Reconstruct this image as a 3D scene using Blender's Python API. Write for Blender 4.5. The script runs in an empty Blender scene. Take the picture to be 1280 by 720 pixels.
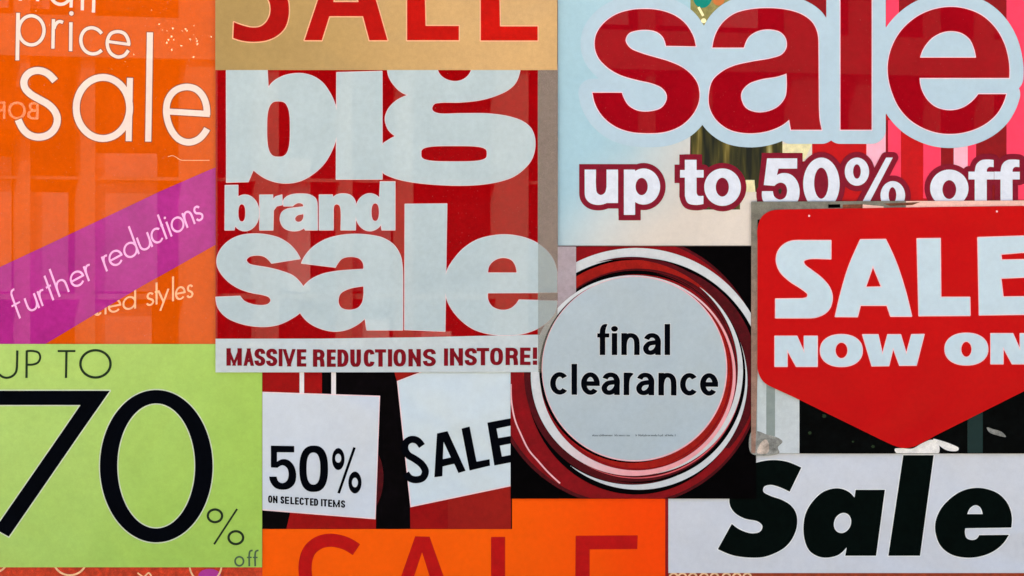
import bpy, math, random
import numpy as np
from mathutils import Vector
from mathutils.geometry import delaunay_2d_cdt
random.seed(7)

# ------------------------------------------------------------------ camera, world, sun, exposure
S = 0.002                      # one collage unit (1/1280 of the view width) in metres
DIST = 12.0
EYE = 1.6
scene = bpy.context.scene
cam_d = bpy.data.cameras.new("camera")
cam = bpy.data.objects.new("camera", cam_d)
scene.collection.objects.link(cam)
cam.location = (0, -DIST, EYE)
cam.rotation_euler = (math.radians(90), 0, 0)
cam_d.sensor_width = 36
cam_d.lens = 36 * DIST / (1280 * S)
cam_d.clip_end = 500
scene.camera = cam

world = bpy.data.worlds.new("World")
scene.world = world
world.use_nodes = True
wn = world.node_tree
bg = wn.nodes["Background"]
sky = wn.nodes.new("ShaderNodeTexSky")
sky.sky_type = 'NISHITA'
sky.sun_disc = False
SUN_EL, SUN_AZ = 48.0, 158.0    # the sun stands behind the poster wall: the posters are in open shade
sky.sun_elevation = math.radians(SUN_EL)
sky.sun_rotation = math.radians(180 + SUN_AZ)
sky.air_density = 0.6
sky.dust_density = 6.0
sky.ozone_density = 0.0
wn.links.new(sky.outputs[0], bg.inputs[0])
bg.inputs[1].default_value = 0.15

sun_d = bpy.data.lights.new("sun", 'SUN')
sun_d.energy = 4.0
sun_d.angle = math.radians(0.5)
sun_d.color = (1.0, 0.97, 0.92)
sun = bpy.data.objects.new("sun", sun_d)
scene.collection.objects.link(sun)
el, az = math.radians(SUN_EL), math.radians(SUN_AZ)
to_sun = Vector((-math.sin(az) * math.cos(el), -math.cos(az) * math.cos(el), math.sin(el)))
sun.rotation_euler = to_sun.to_track_quat('Z', 'Y').to_euler()

vs = scene.view_settings
vs.view_transform = 'Standard'
vs.look = 'None'
vs.gamma = 1.0
vs.exposure = 2.05
scene.cycles.use_denoising = True

# ------------------------------------------------------------------ materials
def lin(c):
    c = c / 255.0
    return c / 12.92 if c <= 0.04045 else ((c + 0.055) / 1.055) ** 2.4
INK = (0.99, 0.975, 0.89)            # inks weighed against the tint of the open shade
def rgb(c, k=1.0):
    return tuple(min(0.96, lin(v) * k * w) for v, w in zip(c, INK)) + (1.0,)

def material(name, col, rough=0.45, spec=0.14, vary=0.05, scale=14.0, col2=None, grad=None,
             alpha=None, bump=0.15, fine=0.7, ior=1.5, bscale=9.0, specks=0.0, wave=0.0):
    """col2+grad=(x0,y0,x1,y1): a colour blend from col to col2 between two collage points."""
    m = bpy.data.materials.new(name)
    m.use_nodes = True
    nt = m.node_tree; N = nt.nodes; L = nt.links
    b = N["Principled BSDF"]
    geo = N.new("ShaderNodeNewGeometry")
    base = None
    if col2 is not None:
        x0, y0, x1, y1 = grad
        p0 = Vector(((x0 - 640) * S, 0, EYE - (y0 - 360) * S)); p1 = Vector(((x1 - 640) * S, 0, EYE - (y1 - 360) * S))
        d = p1 - p0; ll = d.length_squared
        sub = N.new("ShaderNodeVectorMath"); sub.operation = 'SUBTRACT'; sub.inputs[1].default_value = p0
        L.new(geo.outputs["Position"], sub.inputs[0])
        dot = N.new("ShaderNodeVectorMath"); dot.operation = 'DOT_PRODUCT'; dot.inputs[1].default_value = d / ll
        L.new(sub.outputs[0], dot.inputs[0])
        nz = N.new("ShaderNodeTexNoise"); nz.inputs["Scale"].default_value = 4.0
        L.new(geo.outputs["Position"], nz.inputs["Vector"])
        ad = N.new("ShaderNodeMath"); ad.operation = 'MULTIPLY_ADD'; ad.inputs[1].default_value = 0.35
        L.new(nz.outputs["Fac"], ad.inputs[0]); L.new(dot.outputs["Value"], ad.inputs[2])
        mr = N.new("ShaderNodeMapRange"); mr.interpolation_type = 'SMOOTHSTEP'
        mr.inputs[1].default_value = 0.17; mr.inputs[2].default_value = 1.17
        L.new(ad.outputs[0], mr.inputs[0])
        mx = N.new("ShaderNodeMix"); mx.data_type = 'RGBA'
        mx.inputs[6].default_value = rgb(col); mx.inputs[7].default_value = rgb(col2)
        L.new(mr.outputs[0], mx.inputs[0]); base = mx.outputs[2]
    # ink / paper mottling
    n1 = N.new("ShaderNodeTexNoise"); n1.inputs["Scale"].default_value = scale; n1.inputs["Detail"].default_value = 6
    n1.inputs["Roughness"].default_value = 0.6
    L.new(geo.outputs["Position"], n1.inputs["Vector"])
    n2 = N.new("ShaderNodeTexNoise"); n2.inputs["Scale"].default_value = 420.0; n2.inputs["Detail"].default_value = 2
    L.new(geo.outputs["Position"], n2.inputs["Vector"])
    m1 = N.new("ShaderNodeMapRange"); m1.inputs[1].default_value = 0.3; m1.inputs[2].default_value = 0.7
    m1.inputs[3].default_value = 1 - vary; m1.inputs[4].default_value = 1 + vary
    L.new(n1.outputs["Fac"], m1.inputs[0])
    m2 = N.new("ShaderNodeMapRange"); m2.inputs[1].default_value = 0.3; m2.inputs[2].default_value = 0.7
    m2.inputs[3].default_value = 1 - vary * fine; m2.inputs[4].default_value = 1 + vary * fine
    L.new(n2.outputs["Fac"], m2.inputs[0])
    mm = N.new("ShaderNodeMath"); mm.operation = 'MULTIPLY'
    L.new(m1.outputs[0], mm.inputs[0]); L.new(m2.outputs[0], mm.inputs[1])
    # worn and pressed patches, a few centimetres across
    n4 = N.new("ShaderNodeTexNoise"); n4.inputs["Scale"].default_value = 75.0; n4.inputs["Detail"].default_value = 4
    L.new(geo.outputs["Position"], n4.inputs["Vector"])
    m4 = N.new("ShaderNodeMapRange"); m4.inputs[1].default_value = 0.3; m4.inputs[2].default_value = 0.7
    m4.inputs[3].default_value = 1 - vary * .8; m4.inputs[4].default_value = 1 + vary * .8
    L.new(n4.outputs["Fac"], m4.inputs[0])
    m5 = N.new("ShaderNodeMath"); m5.operation = 'MULTIPLY'; L.new(mm.outputs[0], m5.inputs[0]); L.new(m4.outputs[0], m5.inputs[1]); mm = m5
    sc = N.new("ShaderNodeVectorMath"); sc.operation = 'SCALE'
    if base is None: sc.inputs[0].default_value = rgb(col)[:3]
    else: L.new(base, sc.inputs[0])
    L.new(mm.outputs[0], sc.inputs["Scale"])
    out = sc.outputs[0]
    if specks:                                           # dust and tiny scuffs
        n5 = N.new("ShaderNodeTexNoise"); n5.inputs["Scale"].default_value = 190.0; n5.inputs["Detail"].default_value = 5; n5.inputs["Roughness"].default_value = .7
        L.new(geo.outputs["Position"], n5.inputs["Vector"])
        m6 = N.new("ShaderNodeMapRange"); m6.inputs[1].default_value = 0.64; m6.inputs[2].default_value = 0.76; m6.inputs[4].default_value = specks
        L.new(n5.outputs["Fac"], m6.inputs[0])
        mx2 = N.new("ShaderNodeMix"); mx2.data_type = 'RGBA'; mx2.inputs[7].default_value = (.55, .45, .42, 1)
        L.new(m6.outputs[0], mx2.inputs[0]); L.new(out, mx2.inputs[6]); out = mx2.outputs[2]
    L.new(out, b.inputs["Base Color"])
    b.inputs["Roughness"].default_value = rough
    b.inputs["Specular IOR Level"].default_value = max(spec, 0.5) if ior > 1.55 else spec
    b.inputs["IOR"].default_value = ior
    if bump:
        n3 = N.new("ShaderNodeTexNoise"); n3.inputs["Scale"].default_value = bscale; n3.inputs["Detail"].default_value = 3
        L.new(geo.outputs["Position"], n3.inputs["Vector"])
        bp = N.new("ShaderNodeBump"); bp.inputs["Strength"].default_value = bump; bp.inputs["Distance"].default_value = 0.004
        L.new(n3.outputs["Fac"], bp.inputs["Height"]); L.new(bp.outputs[0], b.inputs["Normal"])
        if wave:
            n6 = N.new("ShaderNodeTexNoise"); n6.inputs["Scale"].default_value = 2.6; n6.inputs["Detail"].default_value = 2; n6.inputs["Distortion"].default_value = .8
            L.new(geo.outputs["Position"], n6.inputs["Vector"])
            b2 = N.new("ShaderNodeBump"); b2.inputs["Strength"].default_value = 1.0; b2.inputs["Distance"].default_value = wave
            L.new(n6.outputs["Fac"], b2.inputs["Height"]); L.new(b2.outputs[0], bp.inputs["Normal"])
    if alpha is not None:
        b.inputs["Alpha"].default_value = alpha
    return m

def streaks():
    """greenish glassware seen through the window: soft vertical light and dark bands"""
    m = bpy.data.materials.new("glassware"); m.use_nodes = True
    N = m.node_tree.nodes; L = m.node_tree.links; b = N["Principled BSDF"]
    geo = N.new("ShaderNodeNewGeometry"); mp = N.new("ShaderNodeMapping"); mp.inputs["Scale"].default_value = (38, 1, 3.2)
    L.new(geo.outputs["Position"], mp.inputs[0])
    nz = N.new("ShaderNodeTexNoise"); nz.inputs["Scale"].default_value = 1.0; nz.inputs["Detail"].default_value = 3
    L.new(mp.outputs[0], nz.inputs["Vector"])
    cr = N.new("ShaderNodeValToRGB"); e = cr.color_ramp.elements
    e[0].position = .42; e[0].color = rgb((14, 20, 8)); e[1].position = .78; e[1].color = rgb((226, 218, 176))  # glass highlights and dark bands are put into this colour ramp
    for p, c in ((.52, (52, 52, 18)), (.60, (104, 92, 36)), (.68, (154, 150, 92))):
        q = e.new(p); q.color = rgb(c)
    L.new(nz.outputs["Fac"], cr.inputs[0]); L.new(cr.outputs[0], b.inputs["Base Color"])
    b.inputs["Roughness"].default_value = .3; b.inputs["Specular IOR Level"].default_value = .2
    return m
def lamp_material():
    m = bpy.data.materials.new("warm_bulb"); m.use_nodes = True; b = m.node_tree.nodes["Principled BSDF"]
    b.inputs["Emission Color"].default_value = (1, .72, .38, 1); b.inputs["Emission Strength"].default_value = 5
    return m
GLOSS = dict(rough=0.0, spec=0.5, ior=1.53, bump=0.0, specks=0.35)
M = dict(
    bulb=lamp_material(), streaks=streaks(),
    orange=material("orange_gloss_print", (214, 84, 0), **GLOSS, vary=0.06, scale=7),
    cream_ink=material("cream_ink", (242, 216, 208), rough=0.0, spec=.4, bump=0, vary=0.04),
    peach_ink=material("peach_ink", (255, 190, 144), rough=0.10, ior=1.6, vary=0.10, scale=60),
    dark_rim=material("dark_halo_rim", (150, 84, 52), rough=0.2),
    purple=material("purple_gloss_print", (172, 40, 136), rough=0.0, spec=0.5, ior=1.5, bump=0, vary=0.10, scale=8, specks=0.2, col2=(174, 48, 140), grad=(0, 400, 270, 250)),
    pink_ink=material("pink_ink", (250, 184, 234), rough=0.15, vary=0.05),
    gold=material("gold_foil_paper", (164, 138, 86), wave=.05, rough=0.33, vary=0.06, scale=9, col2=(204, 166, 114), grad=(290, 70, 640, 0), bump=0.3, bscale=7),  # brighter right end: reflected light on the gold, put into the base colour
    red_gold=material("dark_red_vinyl", (160, 8, 4), rough=0.4, spec=0.07, vary=0.10, col2=(190, 14, 2), grad=(300, 0, 660, 0)),
    halo_gold=material("pale_halo_rim", (238, 176, 138), rough=0.4),
    brand_red=material("brand_red_gloss", (152, 2, 8), **GLOSS, vary=0.12, scale=8),
    brand_white=material("brand_white_print", (180, 198, 206), rough=0.0, spec=0.4, bump=0, vary=0.05, scale=10),
    brand_rim=material("pale_pink_halo_rim", (224, 200, 208), rough=0.2),
    brand_foot=material("pale_grey_band_print", (190, 202, 208), wave=.04, rough=0.25, vary=0.05, scale=18),
    maroon_ink=material("maroon_ink", (120, 6, 24), rough=0.4, spec=0.07, vary=0.15, scale=120),
    green=material("lime_green_paper", (160, 200, 86), wave=.04, rough=0.4, vary=0.045, scale=11, col2=(172, 206, 110), grad=(330, 700, 0, 430), bump=0.1),
    grey_rim=material("pale_grey_halo_rim", (200, 212, 190), rough=0.4),
    black=material("black_ink", (3, 5, 11), rough=0.5, spec=0.01, vary=0.2),
    green_black=material("green_black_ink", (4, 12, 10), rough=0.5, spec=0.01, vary=0.2),
    dark_green_ink=material("dark_green_ink", (22, 44, 20), rough=0.4),
    grey_green_ink=material("grey_green_ink", (72, 98, 72), rough=0.4),
    top_film=material("pale_blue_window_film", (160, 198, 216), rough=0.05, spec=.3, bump=0, vary=0.03, scale=8, col2=(214, 206, 198), grad=(760, 150, 880, 250)),
    top_back=material("pale_blue_vinyl", (172, 200, 220), rough=0.14, ior=1.6, vary=0.03),
    top_shade=material("grey_blue_vinyl", (146, 182, 200), rough=0.14, ior=1.6, vary=0.03),
    top_red=material("crimson_gloss_vinyl", (150, 6, 22), rough=0.0, spec=0.14, specks=.25, bump=0, vary=0.08, scale=10),
    top_rim=material("top_pink_halo_rim", (242, 204, 222), rough=0.2),
    top_maroon=material("maroon_vinyl", (124, 14, 40), rough=0.2, vary=0.1, scale=60),
    top_white=material("white_blue_vinyl", (214, 222, 238), rough=0.2, vary=0.05, scale=70),
    curtain=material("red_curtain_panel", (190, 4, 10), rough=0.5, vary=0.08),
    pink=material("hot_pink_stripe", (248, 62, 96), rough=0.5, vary=0.06),
    pink2=material("soft_pink_stripe", (246, 178, 200), rough=0.5, vary=0.06),
    darkred=material("dark_red_stripe", (136, 4, 12), rough=0.5, vary=0.1),
    bottle=material("dark_green_glass", (34, 42, 18), rough=0.12, vary=0.3, scale=30),
    bottle_pale=material("pale_olive_glass", (150, 156, 84), rough=0.12, vary=0.15, scale=60),
    bottle_cream=material("cream_sheet", (226, 220, 176), rough=0.12, vary=0.1, scale=60),  # flat cream of the sheets behind the letters
    bottle_brown=material("olive_brown_glass", (92, 84, 30), rough=0.12, vary=0.3, scale=40),
    teal=material("teal_bauble", (14, 134, 122), rough=0.15),
    amber=material("amber_bauble", (196, 118, 64), rough=0.15),
    olive=material("olive_gold_bauble", (140, 136, 84), rough=0.2, vary=0.2, scale=60),
    sparkle=material("pale_gold_glint", (250, 244, 190), rough=0.1),
    cl_disc=material("clearance_disc_print", (172, 188, 198), wave=.03, rough=0.3, vary=0.035, scale=12),
    cl_black=material("clearance_black_print", (4, 3, 4), rough=0.5, spec=0.01, vary=0.3),
    cl_red=material("clearance_red_print", (128, 6, 16), rough=0.4, spec=0.07, vary=0.15, scale=26),
    cl_red2=material("clearance_warm_red_print", (150, 20, 14), rough=0.4, spec=0.07, vary=0.18, scale=30),
    cl_maroon=material("clearance_maroon_print", (74, 4, 14), rough=0.4, spec=0.07, vary=0.25, scale=26),
    cl_blend=material("clearance_white_to_rose_print", (202, 208, 214), rough=0.3, vary=0.05, scale=30, col2=(232, 160, 168), grad=(690, 520, 800, 600)),
    cl_white=material("clearance_white_print", (200, 206, 212), rough=0.3, vary=0.05, scale=30),
    cl_pink=material("clearance_pink_print", (232, 176, 184), rough=0.3, vary=0.08, scale=30),
    cl_pink2=material("clearance_rose_print", (210, 84, 92), rough=0.3, vary=0.1),
    arrow_red=material("arrow_red_board", (190, 4, 6), wave=.03, rough=0.4, spec=0.07, vary=0.05, scale=9, bump=0.08),
    arrow_white=material("arrow_white_vinyl", (190, 212, 226), rough=0.35, vary=0.035, scale=20),
    arrow_rim=material("arrow_halo_and_rivet_pink", (240, 196, 204), rough=0.35),
    win_black=material("dark_window_interior", (3, 5, 5), rough=0.5, spec=0.02, vary=0.5, scale=30),
    win_teal=material("dark_teal_strip", (6, 40, 40), rough=0.4),
    column=material("pale_grey_column", (186, 200, 202), rough=0.5, vary=0.06, scale=30, col2=(196, 206, 212), grad=(940, 480, 1000, 560)),
    column_dark=material("grey_green_column_groove", (134, 148, 146), rough=0.5, vary=0.06),
    cloth_grey=material("crumpled_grey_cloth", (138, 140, 136), rough=0.8, vary=0.35, scale=60),
    cloth_tan=material("crumpled_tan_cloth", (186, 172, 160), rough=0.8, vary=0.3, scale=60),
    cloth_white=material("crumpled_white_cloth", (232, 232, 230), rough=0.7, vary=0.15, scale=50),
    frame=material("grey_metal_frame", (118, 118, 108), rough=0.4, vary=0.2, scale=40, col2=(150, 118, 104), grad=(940, 252, 945, 460)),
    frame_brown=material("brown_metal_frame", (112, 66, 46), rough=0.4, vary=0.3, scale=40),
    frame_pale=material("pale_pink_metal_edge", (236, 190, 178), rough=0.3, vary=0.1),
    sale_paper=material("pale_lavender_grey_paper", (204, 211, 222), wave=.04, rough=0.4, vary=0.03, scale=9, bump=0.1),
    white_rim=material("near_white_halo_rim", (228, 234, 236), rough=0.4),
    card=material("white_card", (202, 212, 224), wave=.05, rough=0.3, vary=0.03, scale=14, bump=0.1),
    card2=material("pale_blue_white_card", (200, 216, 226), wave=.06, rough=0.3, vary=0.03, scale=14, bump=0.1),
    card_edge=material("pale_pink_card_edge", (242, 208, 214), rough=0.4),
    cord=material("white_cord", (226, 222, 226), rough=0.6),
    shop_black=material("black_shop_backdrop", (5, 3, 5), rough=0.5, spec=0.02, vary=0.5, scale=20),
    shop_red=material("red_shop_panel", (150, 4, 6), wave=.05, rough=0.4, spec=0.07, vary=0.12, scale=16),
    shop_red2=material("dull_red_shop_panel", (152, 22, 16), wave=.05, rough=0.4, spec=0.07, vary=0.1, scale=16),
    low_orange=material("vivid_orange_paper", (255, 94, 0), wave=.03, rough=0.45, spec=.05, vary=0.03, scale=8, col2=(255, 70, 0), grad=(600, 690, 850, 630), bump=0.06),
    low_red=material("red_ink", (184, 8, 10), rough=0.4, spec=0.07, vary=0.10, scale=30),
    strip=material("red_orange_print", (196, 56, 26), rough=0.3, vary=0.3, scale=40),
    strip_brown=material("russet_print", (150, 54, 22), rough=0.3, vary=0.2, scale=60),
    strip_cream=material("cream_print", (240, 196, 150), rough=0.3, vary=0.15, scale=90),
    strip_purple=material("violet_print", (176, 50, 150), rough=0.3),
    margin=material("grey_pink_margin", (156, 124, 122), rough=0.3, vary=0.12, scale=5),
    small_grey=material("faint_grey_ink", (104, 116, 124), rough=0.5),
    clear=material("clear_grey_film", (150, 146, 134), rough=0.10, ior=1.7, alpha=0.30, vary=0.12, scale=90, bump=0.05),
    clear_tape=material("clear_pink_tape", (190, 178, 190), rough=0.10, ior=1.6, alpha=0.60, vary=0.08, scale=60, bump=0.2),
    wall=material("grey_brown_board", (128, 112, 104), rough=0.7, vary=0.1),
    facade=material("pale_stone", (124, 112, 100), rough=0.8, vary=0.12, scale=3),
    facade_dark=material("dark_shopfront", (20, 20, 22), rough=0.4),
    pane_grey=material("grey_blind", (120, 118, 120), rough=0.6, vary=0.2, scale=3),
    pane_pale=material("pale_blind", (170, 160, 156), rough=0.6, vary=0.2, scale=3),
    lettering=material("cream_lettering", (250, 236, 210), rough=0.6),
    pane=material("dark_window_glass", (26, 30, 34), rough=0.05),
    paving=material("pale_paving", (164, 156, 144), rough=0.8, vary=0.15, scale=3),
)

# ------------------------------------------------------------------ outline engine (signed distances -> contours)
def spline(pts, closed=True, step=2.0):
    """points are (x, y) smooth or (x, y, 'c') corner; Catmull-Rom between, straight between corners"""
    n = len(pts); P = [np.array(p[:2], float) for p in pts]; C = [len(p) > 2 for p in pts]
    out = []
    rng = range(n) if closed else range(n - 1)
    for i in rng:
        j = (i + 1) % n
        p1, p2 = P[i], P[j]
        if C[i] and C[j]:
            out.append(p1); continue
        h = (i - 1) % n; k = (j + 1) % n
        p0 = P[h] if (not C[i] and (closed or i > 0)) else p1 - (p2 - p1)
        p3 = P[k] if (not C[j] and (closed or j < n - 1)) else p2 + (p2 - p1)
        if C[i] or (not closed and i == 0): p0 = 2 * p1 - p2 if C[j] else p1 * 2 - p2 + (P[k] - 2 * p2 + p1) * 0.5
        if C[j] or (not closed and j == n - 1): p3 = 2 * p2 - p1 if C[i] else p2 * 2 - p1 + (P[h] - 2 * p1 + p2) * 0.5
        t01 = max(1e-3, np.linalg.norm(p1 - p0)) ** 0.5; t12 = max(1e-3, np.linalg.norm(p2 - p1)) ** 0.5; t23 = max(1e-3, np.linalg.norm(p3 - p2)) ** 0.5
        m1 = (p2 - p1) + t12 * ((p1 - p0) / t01 - (p2 - p0) / (t01 + t12))
        m2 = (p2 - p1) + t12 * ((p3 - p2) / t23 - (p3 - p1) / (t12 + t23))
        ns = max(2, int(np.linalg.norm(p2 - p1) / step) + 1)
        for s in range(ns):
            t = s / ns
            out.append((2*t**3 - 3*t*t + 1) * p1 + (t**3 - 2*t*t + t) * m1 + (-2*t**3 + 3*t*t) * p2 + (t**3 - t*t) * m2)
    if not closed: out.append(P[-1])
    return np.array(out)

def arc(cx, cy, rx, ry, a0=0, a1=360, e=2.0, n=48):
    a = np.radians(np.linspace(a0, a1, n, endpoint=(abs(a1 - a0) < 359.9)))
    c, s = np.cos(a), np.sin(a)
    return np.stack([cx + rx * np.sign(c) * np.abs(c) ** (2 / e), cy + ry * np.sign(s) * np.abs(s) ** (2 / e)], 1)

def ribbon(pts, w, ext0=0.0, ext1=0.0):
    """polygon of an open centre line of width w, butt ends pushed out by ext"""
    p = np.array(pts, float)
    keep = [0] + [i for i in range(1, len(p)) if np.linalg.norm(p[i] - p[i - 1]) > 1e-6]
    p = p[keep]
    d0 = p[0] - p[1]; d0 /= np.linalg.norm(d0); d1 = p[-1] - p[-2]; d1 /= np.linalg.norm(d1)
    p[0] = p[0] + d0 * ext0; p[-1] = p[-1] + d1 * ext1
    t = np.gradient(p, axis=0); t /= np.linalg.norm(t, axis=1)[:, None]
    nrm = np.stack([-t[:, 1], t[:, 0]], 1) * (w / 2)
    return np.concatenate([p + nrm, (p - nrm)[::-1]])

def ring(pts, w):
    p = np.array(pts, float)
    t = np.roll(p, -1, 0) - np.roll(p, 1, 0); t /= np.linalg.norm(t, axis=1)[:, None]
    nrm = np.stack([-t[:, 1], t[:, 0]], 1) * (w / 2)
    return [p + nrm, p - nrm]

class Field:
    """union of shapes on a grid; each shape is a list of closed contours"""
    def __init__(s, shapes, h=0.5, band=3.0, cut=(), clip=None):
        allp = np.concatenate([c for sh in shapes for c in sh])
        lo = allp.min(0) - band - 2 * h; hi = allp.max(0) + band + 2 * h
        if clip is not None:
            lo = np.maximum(lo, np.array(clip[:2]) - 2 * h); hi = np.minimum(hi, np.array(clip[2:]) + 2 * h)
        s.h = h; s.band = band
        s.xs = np.arange(lo[0], hi[0] + h, h); s.ys = np.arange(lo[1], hi[1] + h, h)
        s.X, s.Y = np.meshgrid(s.xs, s.ys)
        d = None
        for sh in shapes:
            v = s.dist(sh); d = v if d is None else np.minimum(d, v)
        for sh in cut: d = np.maximum(d, -s.dist(sh))
        if clip is not None:
            x0, y0, x1, y1 = clip
            d = np.maximum(d, np.maximum(np.maximum(x0 - s.X, s.X - x1), np.maximum(y0 - s.Y, s.Y - y1)))
        s.d = d
    def dist(s, contours):
        D = np.full(s.X.shape, s.band ** 2 + 1.0)
        W = np.zeros(s.X.shape, np.int32)
        single = len(contours) == 1
        nx, ny = len(s.xs), len(s.ys)
        for c in contours:
            q = np.roll(c, -1, 0)
            for (ax, ay), (bx, by) in zip(c, q):
                b = s.band
                i0 = max(0, int((min(ax, bx) - b - s.xs[0]) / s.h)); i1 = min(nx, int((max(ax, bx) + b - s.xs[0]) / s.h) + 2)
                j0 = max(0, int((min(ay, by) - b - s.ys[0]) / s.h)); j1 = min(ny, int((max(ay, by) + b - s.ys[0]) / s.h) + 2)
                if i0 < i1 and j0 < j1:
                    X = s.X[j0:j1, i0:i1] - ax; Y = s.Y[j0:j1, i0:i1] - ay
                    dx, dy = bx - ax, by - ay; l2 = dx * dx + dy * dy + 1e-12
                    t = np.clip((X * dx + Y * dy) / l2, 0, 1)
                    v = (X - t * dx) ** 2 + (Y - t * dy) ** 2
                    D[j0:j1, i0:i1] = np.minimum(D[j0:j1, i0:i1], v)
                if ay != by:
                    up = 1 if by > ay else -1
                    y0, y1 = (ay, by) if up > 0 else (by, ay)
                    ja = int(np.searchsorted(s.ys, y0, 'left')); jb = int(np.searchsorted(s.ys, y1, 'left'))
                    if jb > ja:
                        xi = ax + (s.ys[ja:jb] - ay) * (bx - ax) / (by - ay)
                        W[ja:jb] += up * (s.X[ja:jb] < xi[:, None])
        inside = (W != 0) if single else (W % 2 != 0)
        D = np.sqrt(D)
        return np.where(inside, -D, D)
    def contours(s, level=0.0, tol=0.03):
        v = s.d - level
        v = np.pad(v, 1, constant_values=1.0); v = np.where(v == 0, 1e-6, v)
        x0 = s.xs[0] - s.h; y0 = s.ys[0] - s.h; h = s.h
        neg = v < 0
        code = neg[:-1, :-1] * 1 + neg[:-1, 1:] * 2 + neg[1:, 1:] * 4 + neg[1:, :-1] * 8
        J, I = np.nonzero((code > 0) & (code < 15))
        # edges: 0 bottom(j), 1 right, 2 top, 3 left
        TBL = {1: [(3, 0)], 2: [(0, 1)], 3: [(3, 1)], 4: [(1, 2)], 5: [(3, 2), (1, 0)], 6: [(0, 2)], 7: [(3, 2)],
               8: [(2, 3)], 9: [(2, 0)], 10: [(0, 3), (2, 1)], 11: [(2, 1)], 12: [(1, 3)], 13: [(1, 0)], 14: [(0, 3)]}
        nxt = {}; pos = {}
        def pt(j, i, e):
            if e == 0: k = (j, i, 0)
            elif e == 2: k = (j + 1, i, 0)
            elif e == 3: k = (j, i, 1)
            else: k = (j, i + 1, 1)
            if k not in pos:
                a = v[k[0], k[1]]
                if k[2] == 0: b = v[k[0], k[1] + 1]; f = a / (a - b); pos[k] = (x0 + (k[1] + f) * h, y0 + k[0] * h)
                else: b = v[k[0] + 1, k[1]]; f = a / (a - b); pos[k] = (x0 + k[1] * h, y0 + (k[0] + f) * h)
            return k
        for j, i in zip(J.tolist(), I.tolist()):
            for a, b in TBL[int(code[j, i])]:
                nxt[pt(j, i, a)] = pt(j, i, b)
        loops = []
        while nxt:
            st, cur = nxt.popitem(); lp = [st]
            while cur != st and cur in nxt:
                lp.append(cur); cur = nxt.pop(cur)
            if len(lp) > 5:
                c = np.array([pos[k] for k in lp])
                area = 0.5 * abs(np.sum(c[:, 0] * np.roll(c[:, 1], -1) - np.roll(c[:, 0], -1) * c[:, 1]))
                if area > 0.25: loops.append(simplify(c, tol))
        return loops

def simplify(c, tol):
    n = len(c)
    far = int(np.argmax(((c - c[0]) ** 2).sum(1)))
    keep = np.zeros(n + 1, bool); keep[[0, far, n]] = True
    cc = np.vstack([c, c[:1]])
    st = [(0, far), (far, n)]
    while st:
        a, b = st.pop()
        if b - a < 2: continue
        p, q = cc[a], cc[b]; d = q - p; L = np.hypot(*d) + 1e-9
        e = np.abs(d[0] * (cc[a + 1:b, 1] - p[1]) - d[1] * (cc[a + 1:b, 0] - p[0])) / L
        k = int(np.argmax(e))
        if e[k] > tol:
            k += a + 1; keep[k] = True; st += [(a, k), (k, b)]
    return cc[:-1][keep[:-1]]

# ------------------------------------------------------------------ object building
def thing(name, label, cat, x, y, group=None):
    o = bpy.data.objects.new(name, None); scene.collection.objects.link(o)
    o.empty_display_size = 0.05
    o.location = ((x - 640) * S, 0, EYE - (y - 360) * S)
    o["label"] = label; o["category"] = cat
    if group: o["group"] = group
    o["ox"] = x; o["oy"] = y
    return o

def plate(name, contours, front, thick, mat, parent, label=None, kind=None):
    """a thin plate with the given outline (collage units), its front face `front` units off the wall"""
    ox, oy = parent["ox"], parent["oy"]
    V2 = []; E = []
    for c in contours:
        n0 = len(V2); n = len(c)
        V2 += [Vector((x - ox, oy - y)) for x, y in c.tolist()]
        E += [(n0 + k, n0 + (k + 1) % n) for k in range(n)]
    tv, _, tf, *_r = delaunay_2d_cdt(V2, E, [], 0, 1e-6)
    P = np.array([(p.x, p.y) for p in tv]); T = np.array([f_[:3] for f_ in tf])
    cen = P[T].mean(1); odd = np.zeros(len(T), int)
    for c in contours:                                  # keep the triangles inside by the even-odd rule
        ax = c[:, 0] - ox; ay = oy - c[:, 1]; bx = np.roll(ax, -1); by = np.roll(ay, -1)
        for x1, y1, x2, y2 in zip(ax, ay, bx, by):
            if y1 != y2:
                hit = ((cen[:, 1] >= min(y1, y2)) & (cen[:, 1] < max(y1, y2)))
                odd += hit & (cen[:, 0] < x1 + (cen[:, 1] - y1) * (x2 - x1) / (y2 - y1))
    tf = [f_ for f_, o_ in zip(tf, odd) if o_ % 2]
    tv = [p * S for p in tv]
    hy = thick * S / 2; m = len(tv)
    verts = [(p.x, -hy, p.y) for p in tv] + [(p.x, hy, p.y) for p in tv]
    faces = []
    for f_ in tf:
        a, b_, c_ = (tv[q] for q in f_[:3])
        ccw = (b_ - a).cross(c_ - a) > 0
        f_ = list(f_) if ccw else list(f_)[::-1]
        faces.append(f_); faces.append([q + m for q in f_[::-1]])
    for c in contours:
        n0 = len(verts); n = len(c)
        for x, y in c.tolist():
            X = (x - ox) * S; Z = -(y - oy) * S
            verts += [(X, -hy, Z), (X, hy, Z)]
        faces += [(n0 + 2 * k, n0 + 2 * k + 1, n0 + 2 * ((k + 1) % n) + 1, n0 + 2 * ((k + 1) % n)) for k in range(n)]
    me = bpy.data.meshes.new(name); me.from_pydata(verts, [], faces); me.materials.append(mat); me.update()
    o = bpy.data.objects.new(name, me); scene.collection.objects.link(o)
    y = -(front - thick / 2) * S
    o.parent = parent; o["ox"] = ox; o["oy"] = oy; o["py"] = y
    o.location = (0, y - (parent["py"] if "py" in parent else 0.0), 0)
    if label: o["label"] = label
    if kind: o["kind"] = kind
    return o

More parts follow.
